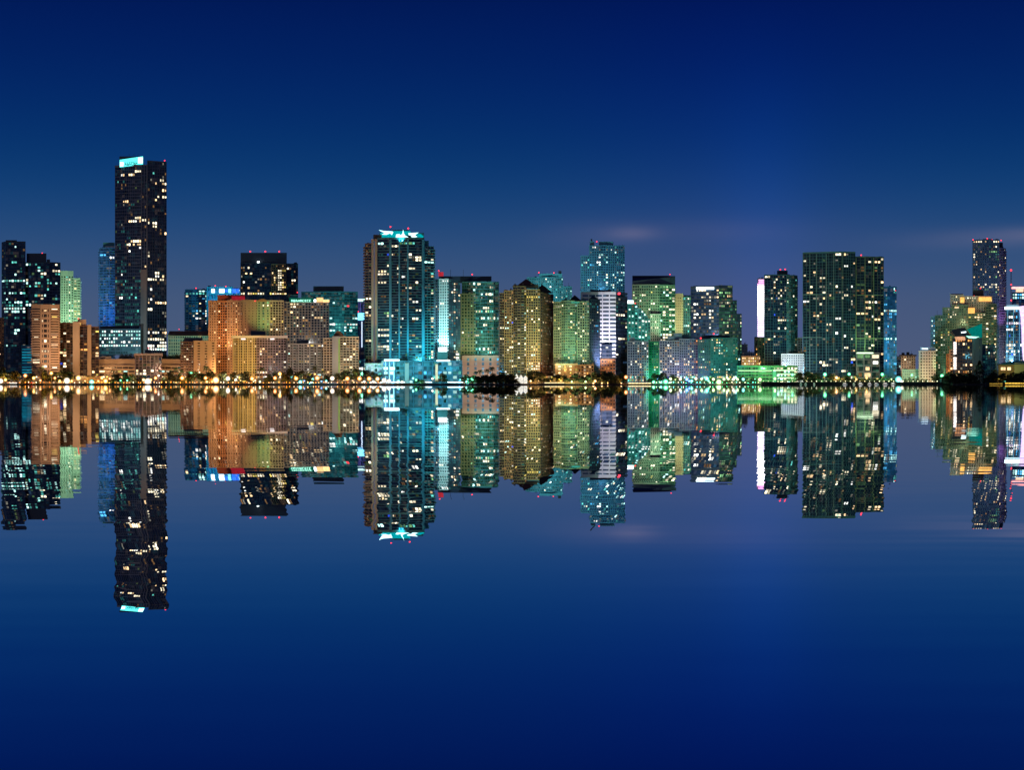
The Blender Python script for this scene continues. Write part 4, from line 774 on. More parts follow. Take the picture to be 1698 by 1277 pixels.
# 47 right house
o = B('house', 'low house with a teal hipped roof and two bright warm windows at right shore', 'teal roofed house', 'house', 1680, 2040)
o.block([(1656, 2), (1682, 0)], 606, None, 14, gw, St(wallmat('brown_olive_stucco', (.2, .13, .05)), 9, 5, .2, ((p, 9),), .25)); o.block([(1682.2, -2), (1706, 0)], 603, None, 16, gw, St(olive, 9, 6, .2, ((p, 9),), .25))
for u in (1659.5, 1670.5):
    wv = o.lamp_panel(u, u + 8, 609, 614, emat('house_window', (1, .66, .32), 1.8, .3), .2, .3, 'window')
    m = MB(); Yh = o.Y + .05
    for a_, b_, c_, d_ in ((u - .4, u, 608.6, 614.4), (u + 8, u + 8.4, 608.6, 614.4), (u, u + 8, 608.4, 609), (u, u + 8, 614, 614.6), (u + 3.8, u + 4.2, 609, 614)): m.box(X(a_, Yh), X(b_, Yh), Yh, Yh + .3, Z(d_, Yh), Z(c_, Yh))
    m.build('frame', DARK, wv)
Yh = o.Y
o.roof(([(X(1650, Yh - 3), Yh - 3, Z(605, Yh)), (X(1684, Yh - 3), Yh - 3, Z(605, Yh)), (X(1684, Yh + 18), Yh + 18, Z(605, Yh)), (X(1650, Yh + 18), Yh + 18, Z(605, Yh)), (X(1674, Yh + 7), Yh + 7, Z(599.5, Yh)), (X(1683.5, Yh + 7), Yh + 7, Z(599, Yh))], [(0, 1, 5, 4), (1, 2, 5), (2, 3, 4, 5), (3, 0, 4), (3, 2, 1, 0)]), tealroof)
o.roof(([(X(1680, Yh - 5), Yh - 5, Z(604, Yh)), (X(1710, Yh - 5), Yh - 5, Z(604, Yh)), (X(1710, Yh + 18), Yh + 18, Z(604, Yh)), (X(1680, Yh + 18), Yh + 18, Z(604, Yh)), (X(1684, Yh + 6), Yh + 6, Z(598, Yh)), (X(1708, Yh + 6), Yh + 6, Z(598, Yh))], [(0, 1, 5, 4), (1, 2, 5), (2, 3, 4, 5), (3, 0, 4), (3, 2, 1, 0)]), tealroof)
o.done()
# mast
Ym = 2390; e = empty('radio_mast', (X(1676.5, Ym), Ym, GZ), 'tall red lattice radio mast with warning lights near the right edge', 'radio mast')
m = MB(); xm = X(1676.5, Ym); zt = Z(450, Ym)
for dx, dy in ((-1, -1), (1, -1), (0, 1)): m.tube([(xm + dx * 1.3, Ym + dy * 1.3, GZ), (xm + dx * .35, Ym + dy * .35, zt)], [.22, .15], 5)
for i in range(40):
    z = GZ + (zt - GZ) * i / 40; r = 1.3 - .95 * i / 40; m.tube([(xm - r, Ym - r, z), (xm + r, Ym - r, z + 3)], [.1, .1], 4); m.tube([(xm + r, Ym - r, z), (xm - r, Ym - r, z + 3)], [.1, .1], 4)
m.build('lattice', wallmat('red_mast_paint', (.5, .06, .06)), e)
for v, r in ((448, 1.3), (472, .9), (498, .9)):
    m = MB(); m.ball((xm, Ym - (1 if v > 450 else 0), Z(v, Ym)), r); m.build('beacon', RED, e)
# ------------------------------------------------------------------ camera
cd = bpy.data.cameras.new('camera'); cam = bpy.data.objects.new('camera', cd); C.objects.link(cam)
cd.sensor_width = 36; cd.lens = 36 * YR / (1698 * MPP); cd.clip_end = 30000; cd.clip_start = .1
cam.location = (0, 0, CAMZ); cam.rotation_euler = (math.radians(90), 0, 0)
cd.shift_y = (HZ - 638.5) / 1698
sc.camera = cam
sc.render.engine = 'CYCLES'
sc.view_settings.view_transform = 'Standard'; sc.view_settings.look = 'None'; sc.view_settings.exposure = 0
sc.cycles.max_bounces = 5; sc.cycles.glossy_bounces = 3; sc.cycles.diffuse_bounces = 2; sc.cycles.sample_clamp_indirect = 4
sc.cycles.use_light_tree = True; sc.cycles.caustics_reflective = False; sc.cycles.caustics_refractive = False
sc.cycles.use_denoising = DENOISE
# ------------------------------------------------------------------ dusk sky
wd = bpy.data.worlds.new('World'); sc.world = wd; wd.use_nodes = True
nt = wd.node_tree; nt.nodes.clear()
out = nt.nodes.new('ShaderNodeOutputWorld'); bg = nt.nodes.new('ShaderNodeBackground'); nt.links.new(bg.outputs[0], out.inputs[0])
tc = nt.nodes.new('ShaderNodeTexCoord'); sx = nt.nodes.new('ShaderNodeSeparateXYZ'); nt.links.new(tc.outputs['Generated'], sx.inputs[0])
az = math_(nt, 'ARCTAN2', sx.outputs[0], sx.outputs[1])
hor = math_(nt, 'SQRT', math_(nt, 'ADD', math_(nt, 'MULTIPLY', sx.outputs[0], sx.outputs[0]), math_(nt, 'MULTIPLY', sx.outputs[1], sx.outputs[1])))
el = math_(nt, 'DIVIDE', math_(nt, 'ABSOLUTE', sx.outputs[2]), math_(nt, 'MAXIMUM', hor, .001))
FPX = YR / MPP
t = math_(nt, 'MULTIPLY', el, FPX / 800)
def ramp(cols):
    r = nt.nodes.new('ShaderNodeValToRGB'); r.color_ramp.interpolation = 'B_SPLINE'
    while len(r.color_ramp.elements) < len(cols): r.color_ramp.elements.new(.5)
    for e, (py, c) in zip(r.color_ramp.elements, cols):
        e.position = max(0, min(1, (HZ - py) / 800)); e.color = (*lin(c), 1)
    nt.links.new(t, r.inputs[0]); return r.outputs[0]
SKY_L = [(636, (80, 93, 122)), (500, (68, 88, 123)), (420, (47, 80, 125)), (340, (20, 66, 119)), (260, (8, 53, 110)), (180, (4, 42, 104)), (100, (2, 34, 97)), (0, (1, 25, 88)), (-150, (1, 16, 66))]
SKY_R = [(636, (83, 91, 127)), (500, (71, 86, 128)), (420, (52, 78, 127)), (340, (27, 65, 124)), (260, (11, 51, 116)), (180, (5, 40, 109)), (100, (2, 31, 101)), (0, (1, 23, 90)), (-150, (1, 14, 68))]
mx = nt.nodes.new('ShaderNodeMix'); mx.data_type = 'RGBA'
ga = math_(nt, 'DIVIDE', math_(nt, 'SUBTRACT', az, (1200 - 849) / FPX), 260 / FPX)
nt.links.new(math_(nt, 'EXPONENT', math_(nt, 'MULTIPLY', math_(nt, 'MULTIPLY', ga, ga), -1)), mx.inputs[0])
nt.links.new(ramp(SKY_L), mx.inputs[6]); nt.links.new(ramp(SKY_R), mx.inputs[7])
def addcol(base, fac, rgb):
    v = nt.nodes.new('ShaderNodeMix'); v.data_type = 'RGBA'; v.blend_type = 'ADD'
    nt.links.new(fac, v.inputs[0]); nt.links.new(base, v.inputs[6]); v.inputs[7].default_value = (*rgb, 1); v.clamp_factor = False
    return v.outputs[2]
def blob(px, py, wx, wy):
    a = math_(nt, 'DIVIDE', math_(nt, 'SUBTRACT', az, (px - 849) / FPX), wx / FPX)
    b = math_(nt, 'DIVIDE', math_(nt, 'SUBTRACT', el, (HZ - py) / FPX), wy / FPX)
    return math_(nt, 'EXPONENT', math_(nt, 'MULTIPLY', math_(nt, 'ADD', math_(nt, 'MULTIPLY', a, a), math_(nt, 'MULTIPLY', b, b)), -1))
cb = nt.nodes.new('ShaderNodeCombineXYZ'); nt.links.new(math_(nt, 'MULTIPLY', az, 14), cb.inputs[0]); nt.links.new(math_(nt, 'MULTIPLY', el, 50), cb.inputs[1])
nz = nt.nodes.new('ShaderNodeTexNoise'); nz.inputs['Scale'].default_value = 1; nz.inputs['Detail'].default_value = 5; nt.links.new(cb.outputs[0], nz.inputs['Vector'])
w = math_(nt, 'MAXIMUM', math_(nt, 'MULTIPLY_ADD', nz.outputs[0], 1.4, .25), 0)
col = mx.outputs[2]
col = addcol(col, blob(1262, 430, 80, 250), (.000, .006, .045))
for px, py, wx, wy, k in ((1046, 388, 38, 11, .06), (985, 392, 80, 22, .02), (1700, 398, 70, 12, .045), (1600, 404, 130, 16, .03), (1180, 385, 150, 20, .014)):
    col = addcol(col, math_(nt, 'MULTIPLY', blob(px, py, wx, wy), math_(nt, 'MULTIPLY', w, k * .95)), (1, .66, .56))
nt.links.new(col, bg.inputs[0]); bg.inputs[1].default_value = 1
# added parallel lamp from the bay side, stands in for dusk and city glow
sl = bpy.data.lights.new('dusk_fill', 'SUN'); sl.energy = .11; sl.angle = math.radians(12); sl.color = (1, .92, .8)
so_ = bpy.data.objects.new('dusk_fill', sl); C.objects.link(so_)
so_.rotation_euler = Vector((.55, 1, -.42)).to_track_quat('-Z', 'Y').to_euler()
# ------------------------------------------------------------------ water
m, nt, out = newmat('bay_water')
g = N(nt, 'ShaderNodeBsdfGlossy'); g.inputs['Color'].default_value = (.9, .92, .96, 1); g.inputs['Roughness'].default_value = 0
geo = N(nt, 'ShaderNodeNewGeometry')
def wnoise(scale, off, det=1.5):
    mp = N(nt, 'ShaderNodeMapping'); mp.inputs['Scale'].default_value = scale; mp.inputs['Location'].default_value = off; mp.inputs['Rotation'].default_value = (0, 0, .06)
    nt.links.new(geo.outputs['Position'], mp.inputs['Vector'])
    n = N(nt, 'ShaderNodeTexNoise'); n.inputs['Scale'].default_value = 1; n.inputs['Detail'].default_value = det
    nt.links.new(mp.outputs[0], n.inputs['Vector']); return math_(nt, 'SUBTRACT', n.outputs[0], .5)
nx = math_(nt, 'MULTIPLY', wnoise((.3, 1.3, 1), (3, 7, 0), 1.1), .031)
ny = math_(nt, 'MULTIPLY', wnoise((.25, 1.6, 1), (31, 17, 0)), .00022)
cbn = N(nt, 'ShaderNodeCombineXYZ'); nt.links.new(nx, cbn.inputs[0]); nt.links.new(ny, cbn.inputs[1]); cbn.inputs[2].default_value = 1
nn = N(nt, 'ShaderNodeVectorMath', operation='NORMALIZE'); nt.links.new(cbn.outputs[0], nn.inputs[0]); nt.links.new(nn.outputs[0], g.inputs['Normal'])
nt.links.new(g.outputs[0], out.inputs[0]); WATER = m
mb = MB(); mb.add([(-9000, -200, 0), (9000, -200, 0), (9000, 2002, 0), (-9000, 2002, 0)], [(0, 1, 2, 3)]); tag(mb.build('bay_water', WATER), kind='structure')
grass = wallmat('park_ground', (.09, .09, .07), .9, .4, .05)
mb = MB(); mb.box(-9000, 9000, 2001, 14000, -3, GZ); tag(mb.build('city_ground', grass), kind='structure')
mb = MB(); mb.box(X(-60, 2015), X(1760, 2015), 2004, 2010, GZ + .004, GZ + .12); tag(mb.build('waterfront_path', wallmat('paving', (.3, .28, .26), .9)), kind='structure')
# ------------------------------------------------------------------ sea walls
def seawall(x0, x1, top, mat, label, Y=1998.5, D=3, capmat=None):
    e = empty('sea_wall', (X((x0 + x1) / 2, Y), Y, 0), label, 'sea wall'); e['kind'] = 'thing'
    zt = Z(top, Y); n = max(1, int((x1 - x0) / 9)); mb = MB()
    mb.box(X(x0, Y), X(x1, Y), Y, Y + D, -3, zt - .35)
    for i in range(n + 1):
        u = X(x0 + (x1 - x0) * i / n, Y); mb.box(u - .2, u + .2, Y - .18, Y, -3, zt - .5)
    mb.build('wall_face', mat, e)
    mb = MB(); mb.box(X(x0, Y), X(x1, Y), Y - .4, Y + D + .2, zt - .35, zt); mb.build('coping', capmat or mat, e)
    return e
swm = wallmat('dark_sea_wall', (.03, .03, .04), .8, .4, .6); swb = wallmat('brown_sea_wall', (.2, .1, .05), .8, .3, .6); swn = wallmat('blue_sea_wall', (.01, .03, .08), .6, .3, .6)
seawall(-60, 629.8, 636.2, swm, 'long dark sea wall below the orange street lamps on the left')
seawall(630, 690, 636.3, swb, 'brown lit sea wall below the teal crowned tower')
seawall(690.2, 790, 636.3, swn, 'navy blue sea wall below the cyan glass podium')
seawall(790.2, 1039.8, 636.4, swm, 'black sea wall below the two gabled condos')
e = seawall(1040, 1081, 636.6, swm, 'short sea wall with a warm lit edge below the pale lavender condo')
seawall(1081.2, 1261.8, 637.2, swm, 'low dark sea wall below the wide pale condo and the teal grid condo')
eR = seawall(1262, 1580, 633.6, wallmat('green_black_sea_wall', (.012, .02, .018), .8, .4, .6), 'tall dark bulkhead topped by a string of small lamps')
seawall(1580.2, 1640, 636.6, swm, 'low dark sea wall under the big dark conifer', 1985)
seawall(1640.2, 1760, 636.8, swm, 'low sea wall with a golden lit edge at the right', 1985)
mb = MB(); mb.box(X(1580, 1985), X(1760, 1985), 1987, 2001, -3, Z(636.9, 1987)); tag(mb.build('point_ground', grass), kind='structure')
ys = emat('warm_edge_light', (1, .8, .4), 1.6, .3); gs2 = emat('gold_shore_glow', (1, .6, .08), 1.2, .5)
def strip(x0, x1, y0, y1, mat, Y, label):
    m = MB(); n = max(1, int((x1 - x0) / 5)); k = MB()
    for i in range(n):
        a = x0 + (x1 - x0) * i / n; b = a + (x1 - x0) / n - .35
        m.box(X(a, Y), X(b, Y), Y, Y + .3, Z(y1, Y), Z(y0, Y))
    e = empty('edge_light', (X((x0 + x1) / 2, Y), Y, Z(y1, Y)), label, 'edge light')
    m.build('diffuser', mat, e); k.box(X(x0, Y), X(x1, Y), Y + .05, Y + .25, Z(y1, Y) - .12, Z(y1, Y) - .01); k.build('rail', DARK, e); return e
strip(1042, 1080, 634.9, 636.4, ys, 1997.9, 'warm light strip along the sea wall below the pale lavender condo')
strip(903, 936, 634.2, 635.8, ys, 1997.9, 'warm light strip on the black sea wall below the golden parking structure')
strip(1641, 1663, 635.9, 636.7, gs2, 1984.3, 'added golden glow strip at the waterline left of the curved lamp'); strip(1667, 1720, 634.9, 636.6, gs2, 1984.3, 'added golden glow strip at the waterline under the teal roofed house')  # emissive strips added in place of the lamp lit golden shore
strip(16, 28, 634.6, 636.1, emat('white_edge', (1, .9, .8), 1.6, .3), 1997.9, 'white light strip on the sea wall at the far left')
strip(497, 560, 635.6, 636.2, emat('cyan_edge', (.2, .7, .8), .3, .8), 1997.9, 'thin cyan light strip on the sea wall below the grey balcony condo')
# ------------------------------------------------------------------ trees
def foliage(name, rgb):
    m, nt, out = newmat(name); b = N(nt, 'ShaderNodeBsdfPrincipled'); b.inputs['Roughness'].default_value = .7
    oi = N(nt, 'ShaderNodeObjectInfo'); geo = N(nt, 'ShaderNodeNewGeometry')
    f = math_(nt, 'FRACT', math_(nt, 'ADD', oi.outputs['Random'], math_(nt, 'MULTIPLY', geo.outputs['Random Per Island'], .7)))
    mx = N(nt, 'ShaderNodeMix', data_type='RGBA'); mx.inputs[6].default_value = (*[c * .45 for c in rgb], 1); mx.inputs[7].default_value = (*[c * 1.6 for c in rgb], 1)
    nt.links.new(f, mx.inputs[0]); nt.links.new(mx.outputs[2], b.inputs['Base Color'])
    tr = N(nt, 'ShaderNodeBsdfTranslucent'); nt.links.new(mx.outputs[2], tr.inputs[0]); ms = N(nt, 'ShaderNodeMixShader'); ms.inputs[0].default_value = .22
    nt.links.new(b.outputs[0], ms.inputs[1]); nt.links.new(tr.outputs[0], ms.inputs[2]); nt.links.new(ms.outputs[0], out.inputs[0]); return m
LEAF = foliage('leaves', (.028, .042, .014)); PLEAF = foliage('palm_leaves', (.025, .04, .016)); CLEAF = foliage('needles', (.012, .02, .012)); bark = wallmat('bark', (.09, .065, .045), .9, .4, 2)
def leafquad(m, c, s, rr):
    a = Vector((rr.gauss(0, 1), rr.gauss(0, 1), rr.gauss(0, 1))).normalized(); b = a.orthogonal().normalized(); d = a.cross(b)
    m.add([c + b * s, c + d * s * .6, c - b * s, c - d * s * .6], [(0, 1, 2, 3)])
def flat_mesh(m, name, mat):
    me = bpy.data.meshes.new(name); me.from_pydata(m.v, [], m.f); me.materials.append(mat); return me
TREES = []
for v in range(4):
    rr = random.Random(v + 40); m = MB(); lumps = []
    for i in range(9):
        a = rr.random() * 6.283; r = rr.uniform(.12, .36); z = rr.uniform(.3, .84) - r * .2
        lumps.append((Vector((r * math.cos(a), r * math.sin(a), z)), rr.uniform(.12, .2)))
    lumps.append((Vector((0, 0, .82)), .17)); lumps.append((Vector((0, 0, .6)), .2))
    for c, r in lumps:
        for i in range(85):
            d = Vector((rr.gauss(0, 1), rr.gauss(0, 1), rr.gauss(0, 1))).normalized() * r * rr.uniform(.55, 1.08); d.z *= .8
            leafquad(m, c + d, rr.uniform(.035, .07), rr)
    cm = flat_mesh(m, 'crown', LEAF); t = MB(); t.tube([(0, 0, 0), (.01, 0, .25), (.0, .01, .5)], [.035, .026, .016], 7)
    for c, r in lumps[:6]: t.tube([(0, 0, .26 + .02 * r), tuple(c * .6 + Vector((0, 0, .16))), tuple(c)], [.02, .012, .005], 5)
    TREES.append((cm, t.mesh('trunk', bark)))
PALMS = []
for v in range(3):
    rr = random.Random(v + 90); m = MB(); top = Vector((rr.uniform(-.05, .05), rr.uniform(-.05, .05), .76))
    for i in range(20):
        a = i * 2.399 + rr.uniform(-.2, .2); up = rr.uniform(-.25, .95); L = rr.uniform(.24, .31); dr = Vector((math.cos(a), math.sin(a), 0)); pts = []
        for k in range(6):
            f = k / 5; pts.append(top + dr * L * f * (1 - .2 * f) + Vector((0, 0, L * (up * f - (.55 + .4 * up) * f * f))))
        sd = Vector((-dr.y, dr.x, 0))
        for k in range(5):
            for sgn in (-1, 1):
                a0, a1 = pts[k], pts[k + 1]; wd_ = (.05 if k < 4 else .03)
                q0 = a0 + (a1 - a0) * .1; q1 = a0 + (a1 - a0) * .75
                m.add([q0, q1, q1 + sd * sgn * wd_ + Vector((0, 0, -.03)) + (a1 - a0) * .5], [(0, 1, 2)])
                q0 = a0 + (a1 - a0) * .55; q1 = a1
                m.add([q0, q1, q1 + sd * sgn * wd_ + Vector((0, 0, -.035)) + (a1 - a0) * .4], [(0, 1, 2)])
    cm = flat_mesh(m, 'crown', PLEAF); t = MB(); t.tube([(0, 0, 0), (top.x * .2, top.y * .3, .25), (top.x * .6, top.y * .6, .5), tuple(top)], [.022, .015, .013, .014], 7)
    PALMS.append((cm, t.mesh('trunk', bark)))
rr = random.Random(5); m = MB()
for i in range(1500):
    z = rr.uniform(.06, 1) ** .9; r = (1 - z) * .46 * rr.uniform(.3, 1.1) * (1 + .35 * math.sin(z * 34)) + .015; a = rr.random() * 6.283
    leafquad(m, Vector((r * math.cos(a), r * math.sin(a), z - r * .25)), rr.uniform(.015, .035), rr)
t = MB(); t.tube([(0, 0, 0), (0, 0, .95)], [.022, .004], 7); CON = (flat_mesh(m, 'crown', CLEAF), t.mesh('trunk', bark))
SHRUB = []
for v in range(3):
    rr = random.Random(v + 7); m = MB()
    for i in range(420):
        d = Vector((rr.gauss(0, 1), rr.gauss(0, 1), abs(rr.gauss(0, 1)))).normalized() * rr.uniform(.5, 1.05) ; d = Vector((d.x * .5, d.y * .5, max(.02, d.z * .85 + rr.uniform(-.1, .1))))
        leafquad(m, d, rr.uniform(.05, .1), rr)
    t = MB(); t.tube([(0, 0, 0), (.02, 0, .5)], [.04, .02], 6); t.tube([(0, 0, .1), (.25, .1, .5)], [.03, .012], 5); t.tube([(0, 0, .1), (-.22, -.1, .5)], [.03, .012], 5)
    SHRUB.append((flat_mesh(m, 'foliage', LEAF), t.mesh('stem', bark)))
PEND = []      # (object, base label, x, depth) labelled once everything stands
def plant(kind, px, top, hw, Y=None, base=None, desc=None, rz=None):
    Y = Y or 2007 + R.random() * 13
    zb = GZ if base is None else Z(base, Y)
    H = Z(top, Y) - zb; src = {'tree': TREES, 'palm': PALMS, 'shrub': SHRUB, 'conifer': [CON]}[kind]
    if kind == 'tree': hw *= 1.28
    cm, tm = R.choice(src); nm = {'tree': 'broadleaf_tree', 'palm': 'palm_tree', 'shrub': 'shrub', 'conifer': 'conifer_tree'}[kind]
    o = empty(nm, (X(px, Y), Y, zb), None, {'shrub': 'shrub', 'palm': 'palm'}.get(kind, 'tree'))
    W = hw * s_(Y) / (.5 if kind != 'palm' else .27)
    if kind == 'palm': W = min(W, H * 1.15)
    o.scale = (W, W, H); o.rotation_euler = (0, 0, R.random() * 6.28)
    for me in (cm, tm):
        c = bpy.data.objects.new(me.name.split('.')[0], me); C.objects.link(c); c.parent = o
    PEND.append((o, desc or {'tree': 'dark round crowned tree', 'palm': 'dark palm tree', 'shrub': 'low dark shrub', 'conifer': 'black conifer'}[kind], px, 'plants along the waterfront' if kind == 'shrub' else 'trees along the waterfront'))
    return o
for a in ((24, 614, 14), (6, 607, 9), (50, 617, 9), (74, 613, 11), (93, 616, 9), (108, 612.5, 19), (195, 617, 10), (208, 616.5, 10), (219, 619, 8), (283, 613, 6), (286, 621, 7), (297, 619, 7), (312, 615, 7), (324, 615, 9), (334, 618, 9), (350, 615.5, 18), (372, 614, 11), (388, 616, 8), (409, 614.5, 13), (446, 620, 9), (456, 613, 7), (470, 617, 8), (482, 608, 8), (500, 614, 15), (513, 618, 9), (540, 621, 8), (559, 617.5, 11), (575, 611.5, 13), (589, 610, 9), (603, 613, 10), (617, 615, 9), (628, 622, 6), (733, 618, 9), (690, 627, 6), (772, 620, 10), (786, 622, 10),
          (801, 621, 12, 2004), (817, 618, 11, 2004), (831, 616.5, 15, 2004), (845, 619, 10, 2004), (880, 614, 7, 2032), (890, 614.5, 8), (898, 617, 8), (911, 624, 6), (925, 620, 9), (937, 621, 8), (955, 617, 9), (966, 623, 7), (976, 620, 8), (986, 615, 9, 2004), (1000, 613.5, 13, 2004), (1013, 616, 11, 2004), (1022, 621, 8, 2004), (1031, 618, 9), (1085, 618, 10), (1100, 617, 13), (1116, 620, 9), (1182, 624, 7), (1232, 622, 6), (1247, 624, 7), (1326, 616, 9), (1340, 615.5, 13), (1356, 617, 11), (1380, 618.5, 12), (1405, 622, 8), (1551, 621, 9), (1559, 624, 7),
          (1575, 616, 12, 1995), (1590, 617, 11, 1995), (1606, 619, 11, 1995), (1648, 616, 12, 1995), (1664, 618, 10, 1995), (1680, 617, 11, 1995), (1696, 615, 12, 1995)):
    plant('tree', *a)
for a in ((68, 602, 7), (187, 608, 7), (301, 608, 6), (291, 603, 5), (342, 600, 7), (348, 606, 5), (433, 604, 7), (522, 600, 6), (536, 609, 6), (509, 610, 5), (608, 609, 7), (594, 606, 6), (640, 617, 8), (630, 618, 6), (795, 608, 6), (789, 611, 5), (808, 606, 7), (817, 602, 7), (878, 612, 6, 2036), (884, 611, 7), (895, 612, 5), (1648, 607, 6, 2034), (155, 619, 4), (147, 619, 4), (1466, 619, 5), (1420, 618, 5)):
    plant('palm', *a)
for u in list(range(4, 625, 11)):
    if R.random() < .45: plant('shrub', u + R.uniform(-3, 3), R.uniform(627.5, 632), R.uniform(4, 7), 2005.5 + R.random() * 3, None, 'low dark hedge shrub')
for u in (792, 806, 822, 838, 850, 992, 1006, 1018, 1568, 1583, 1598, 1614, 1640, 1656, 1672, 1688):
    right = u > 1500
    plant('tree', u, R.uniform(621, 626), R.uniform(8, 12), 1993 if right else 2003.5)
    plant('shrub', u + 5, R.uniform(629, 631), R.uniform(7, 10), 1989 if right else 2002.5)
plant('conifer', 1624, 598, 22, 1996, None, 'huge black conifer'); plant('conifer', 1608, 612, 14, 1998, None, 'broad black conifer'); plant('conifer', 1060, 623.5, 6); plant('conifer', 1053, 626, 5); plant('conifer', 1069, 625, 5)
for u in (224, 232, 241, 270, 276): plant('shrub', u, 623.5, 4, 2010, None, 'clipped round topiary tree')
for i in range(17): plant('shrub', 1126 + i * 7.7, R.uniform(629.5, 632.5), 5.5, 2006 + R.random() * 6, None, 'low dark blue green shrub')
for i in range(16): plant('shrub', 1392 + i * 6, R.uniform(623.5, 627), 5, 2008 + R.random() * 4, None, 'yellow green lit shrub')
for i in range(7): plant('shrub', 1494 + i * 7, R.uniform(624, 628), 4, 2008 + R.random() * 4, None, 'small dim shrub')
for u in (202, 209, 216, 223, 229, 272, 279, 286, 293, 299): plant('shrub', u, R.uniform(584.5, 588), 5, 2096, 597, 'leafy shrub on the roof')
for u in (1311, 1318, 1325, 1331): plant('shrub', u, R.uniform(580, 583), 5, 2108, 588, 'dark shrub on the roof')
for u in (665, 672): plant('shrub', u, 593, 5, 2052, 599.5, 'dark shrub on the podium roof')
for u, v in ((697, 589), (705, 586), (712, 588)): plant('palm', u, v, 6, 2052, 599.5, 'small lit palm on the podium roof')
for u, v in ((926, 594), (938, 593)): plant('palm', u, v, 5, 2050, 605, 'small palm on the parking roof')
for u in (700, 780, 1165, 1210): plant('shrub', u, 628, 6, 2006, None, 'green lit shrub')
# ------------------------------------------------------------------ walls added behind the trees to catch the lamp glow
gw_ = wallmat('glow_wall_render', (.42, .36, .3), .85, .3, .3); gwg = wallmat('green_glow_wall', (.2, .3, .22), .85, .3, .3)
for x0, x1, top, mt_, d in ((-20, 52, 625.5, gw_, 'added pale lamp lit wall behind the trees at the far left'), (53, 98, 627, gw_, 'added lamp lit wall behind the trees before the pinkish white condo'), (99, 163, 625, gw_, 'added lamp lit wall behind the trees before the dark brown condo'), (165, 222, 627, gw_, 'added lamp lit wall left of the small brown grid block'), (270, 299, 626, gw_, 'short added lamp lit wall right of the small brown grid block'), (301, 356, 626.5, gw_, 'added lamp lit wall before the salmon orange condo'), (357, 385, 625, gw_, 'short added lamp lit wall behind the largest white lamps'), (428, 474, 627, gw_, 'added lamp lit wall before the right face of the yellow lit condo'), (476, 535, 627.5, gw_, 'added lamp lit wall before the grey balcony condo'), (537, 604, 626, gw_, 'added lamp lit wall before the pediment condo'), (1094, 1156, 628, gwg, 'added green lit wall before the wide pale condo'), (1158, 1222, 629, gwg, 'added green lit wall before the dark teal grid condo'), (880, 985, 629, gw_, 'added lamp lit wall between the white tent and the black trees')):
    Yw = 2033; e = empty('glow_wall', (X((x0 + x1) / 2, Yw), Yw, GZ), d, 'added wall'); e['kind'] = 'thing'; mb = MB(); n = max(2, int((x1 - x0) / 7))
    mb.box(X(x0, Yw), X(x1, Yw), Yw, Yw + .4, GZ - .3, Z(top, Yw)); mb.build('wall_face', mt_, e); mb = MB()
    for i in range(n + 1):
        u = X(x0 + (x1 - x0) * i / n, Yw); mb.box(u - .3, u + .3, Yw - .25, Yw + .5, GZ - .3, Z(top, Yw) + .5)
    mb.build('glow_wall_pilaster', mt_, e); mb = MB(); mb.box(X(x0, Yw), X(x1, Yw), Yw - .15, Yw + .55, Z(top, Yw) + .004, Z(top, Yw) + .25); mb.build('coping', mt_, e)
# ------------------------------------------------------------------ street lamps
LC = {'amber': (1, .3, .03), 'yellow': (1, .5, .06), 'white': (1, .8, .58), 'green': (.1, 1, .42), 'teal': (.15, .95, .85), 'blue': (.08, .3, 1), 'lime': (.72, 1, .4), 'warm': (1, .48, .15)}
for k, c in LC.items(): LC[k] = (c, halomat(k + '_lamp_glow', c))
LM = {}
def lamp(px, py, col, r=.9, W=7000, Y=None, lights=True):
    Y = Y or (2004 if r > 1.15 else R.choice((2004.5, 2010 + R.random() * 16, 2014 + R.random() * 12))); W *= 2.1; h = Z(py, Y) - GZ; c, mat = LC[col]
    e = empty('street_lamp', (X(px, Y), Y, GZ), None, 'street lamp')
    if ('p', round(h, 1)) not in LM:
        m = MB(); m.tube([(0, 0, 0), (0, 0, h)], [.16, .09], 6); m.tube([(0, 0, 0), (0, 0, .5)], [.3, .2], 6); LM[('p', round(h, 1))] = m.mesh('pole', DARK)
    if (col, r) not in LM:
        m = MB(); m.ball((0, 0, 0), r * 1.9, 16, 12); me = m.mesh('lamp_glow_globe', mat); me.polygons.foreach_set('use_smooth', [True] * len(me.polygons)); LM[(col, r)] = me  # radius swelled to include the painted halo
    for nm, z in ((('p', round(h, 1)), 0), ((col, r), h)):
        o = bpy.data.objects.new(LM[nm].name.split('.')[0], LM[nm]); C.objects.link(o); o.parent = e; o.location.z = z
    if lights:
        l = bpy.data.lights.new('lamp_light', 'POINT'); l.energy = W; l.color = c; l.shadow_soft_size = 0
        lo = bpy.data.objects.new('lamp_light', l); C.objects.link(lo); lo.parent = e; lo.location = (0, -r * 1.9 - .3, max(h, 2))
    PEND.append((e, f'{"large " if r > 1.3 else "small " if r < .75 else ""}{col} street lamp', px, 'street lamps along the waterfront'))
K = 1000
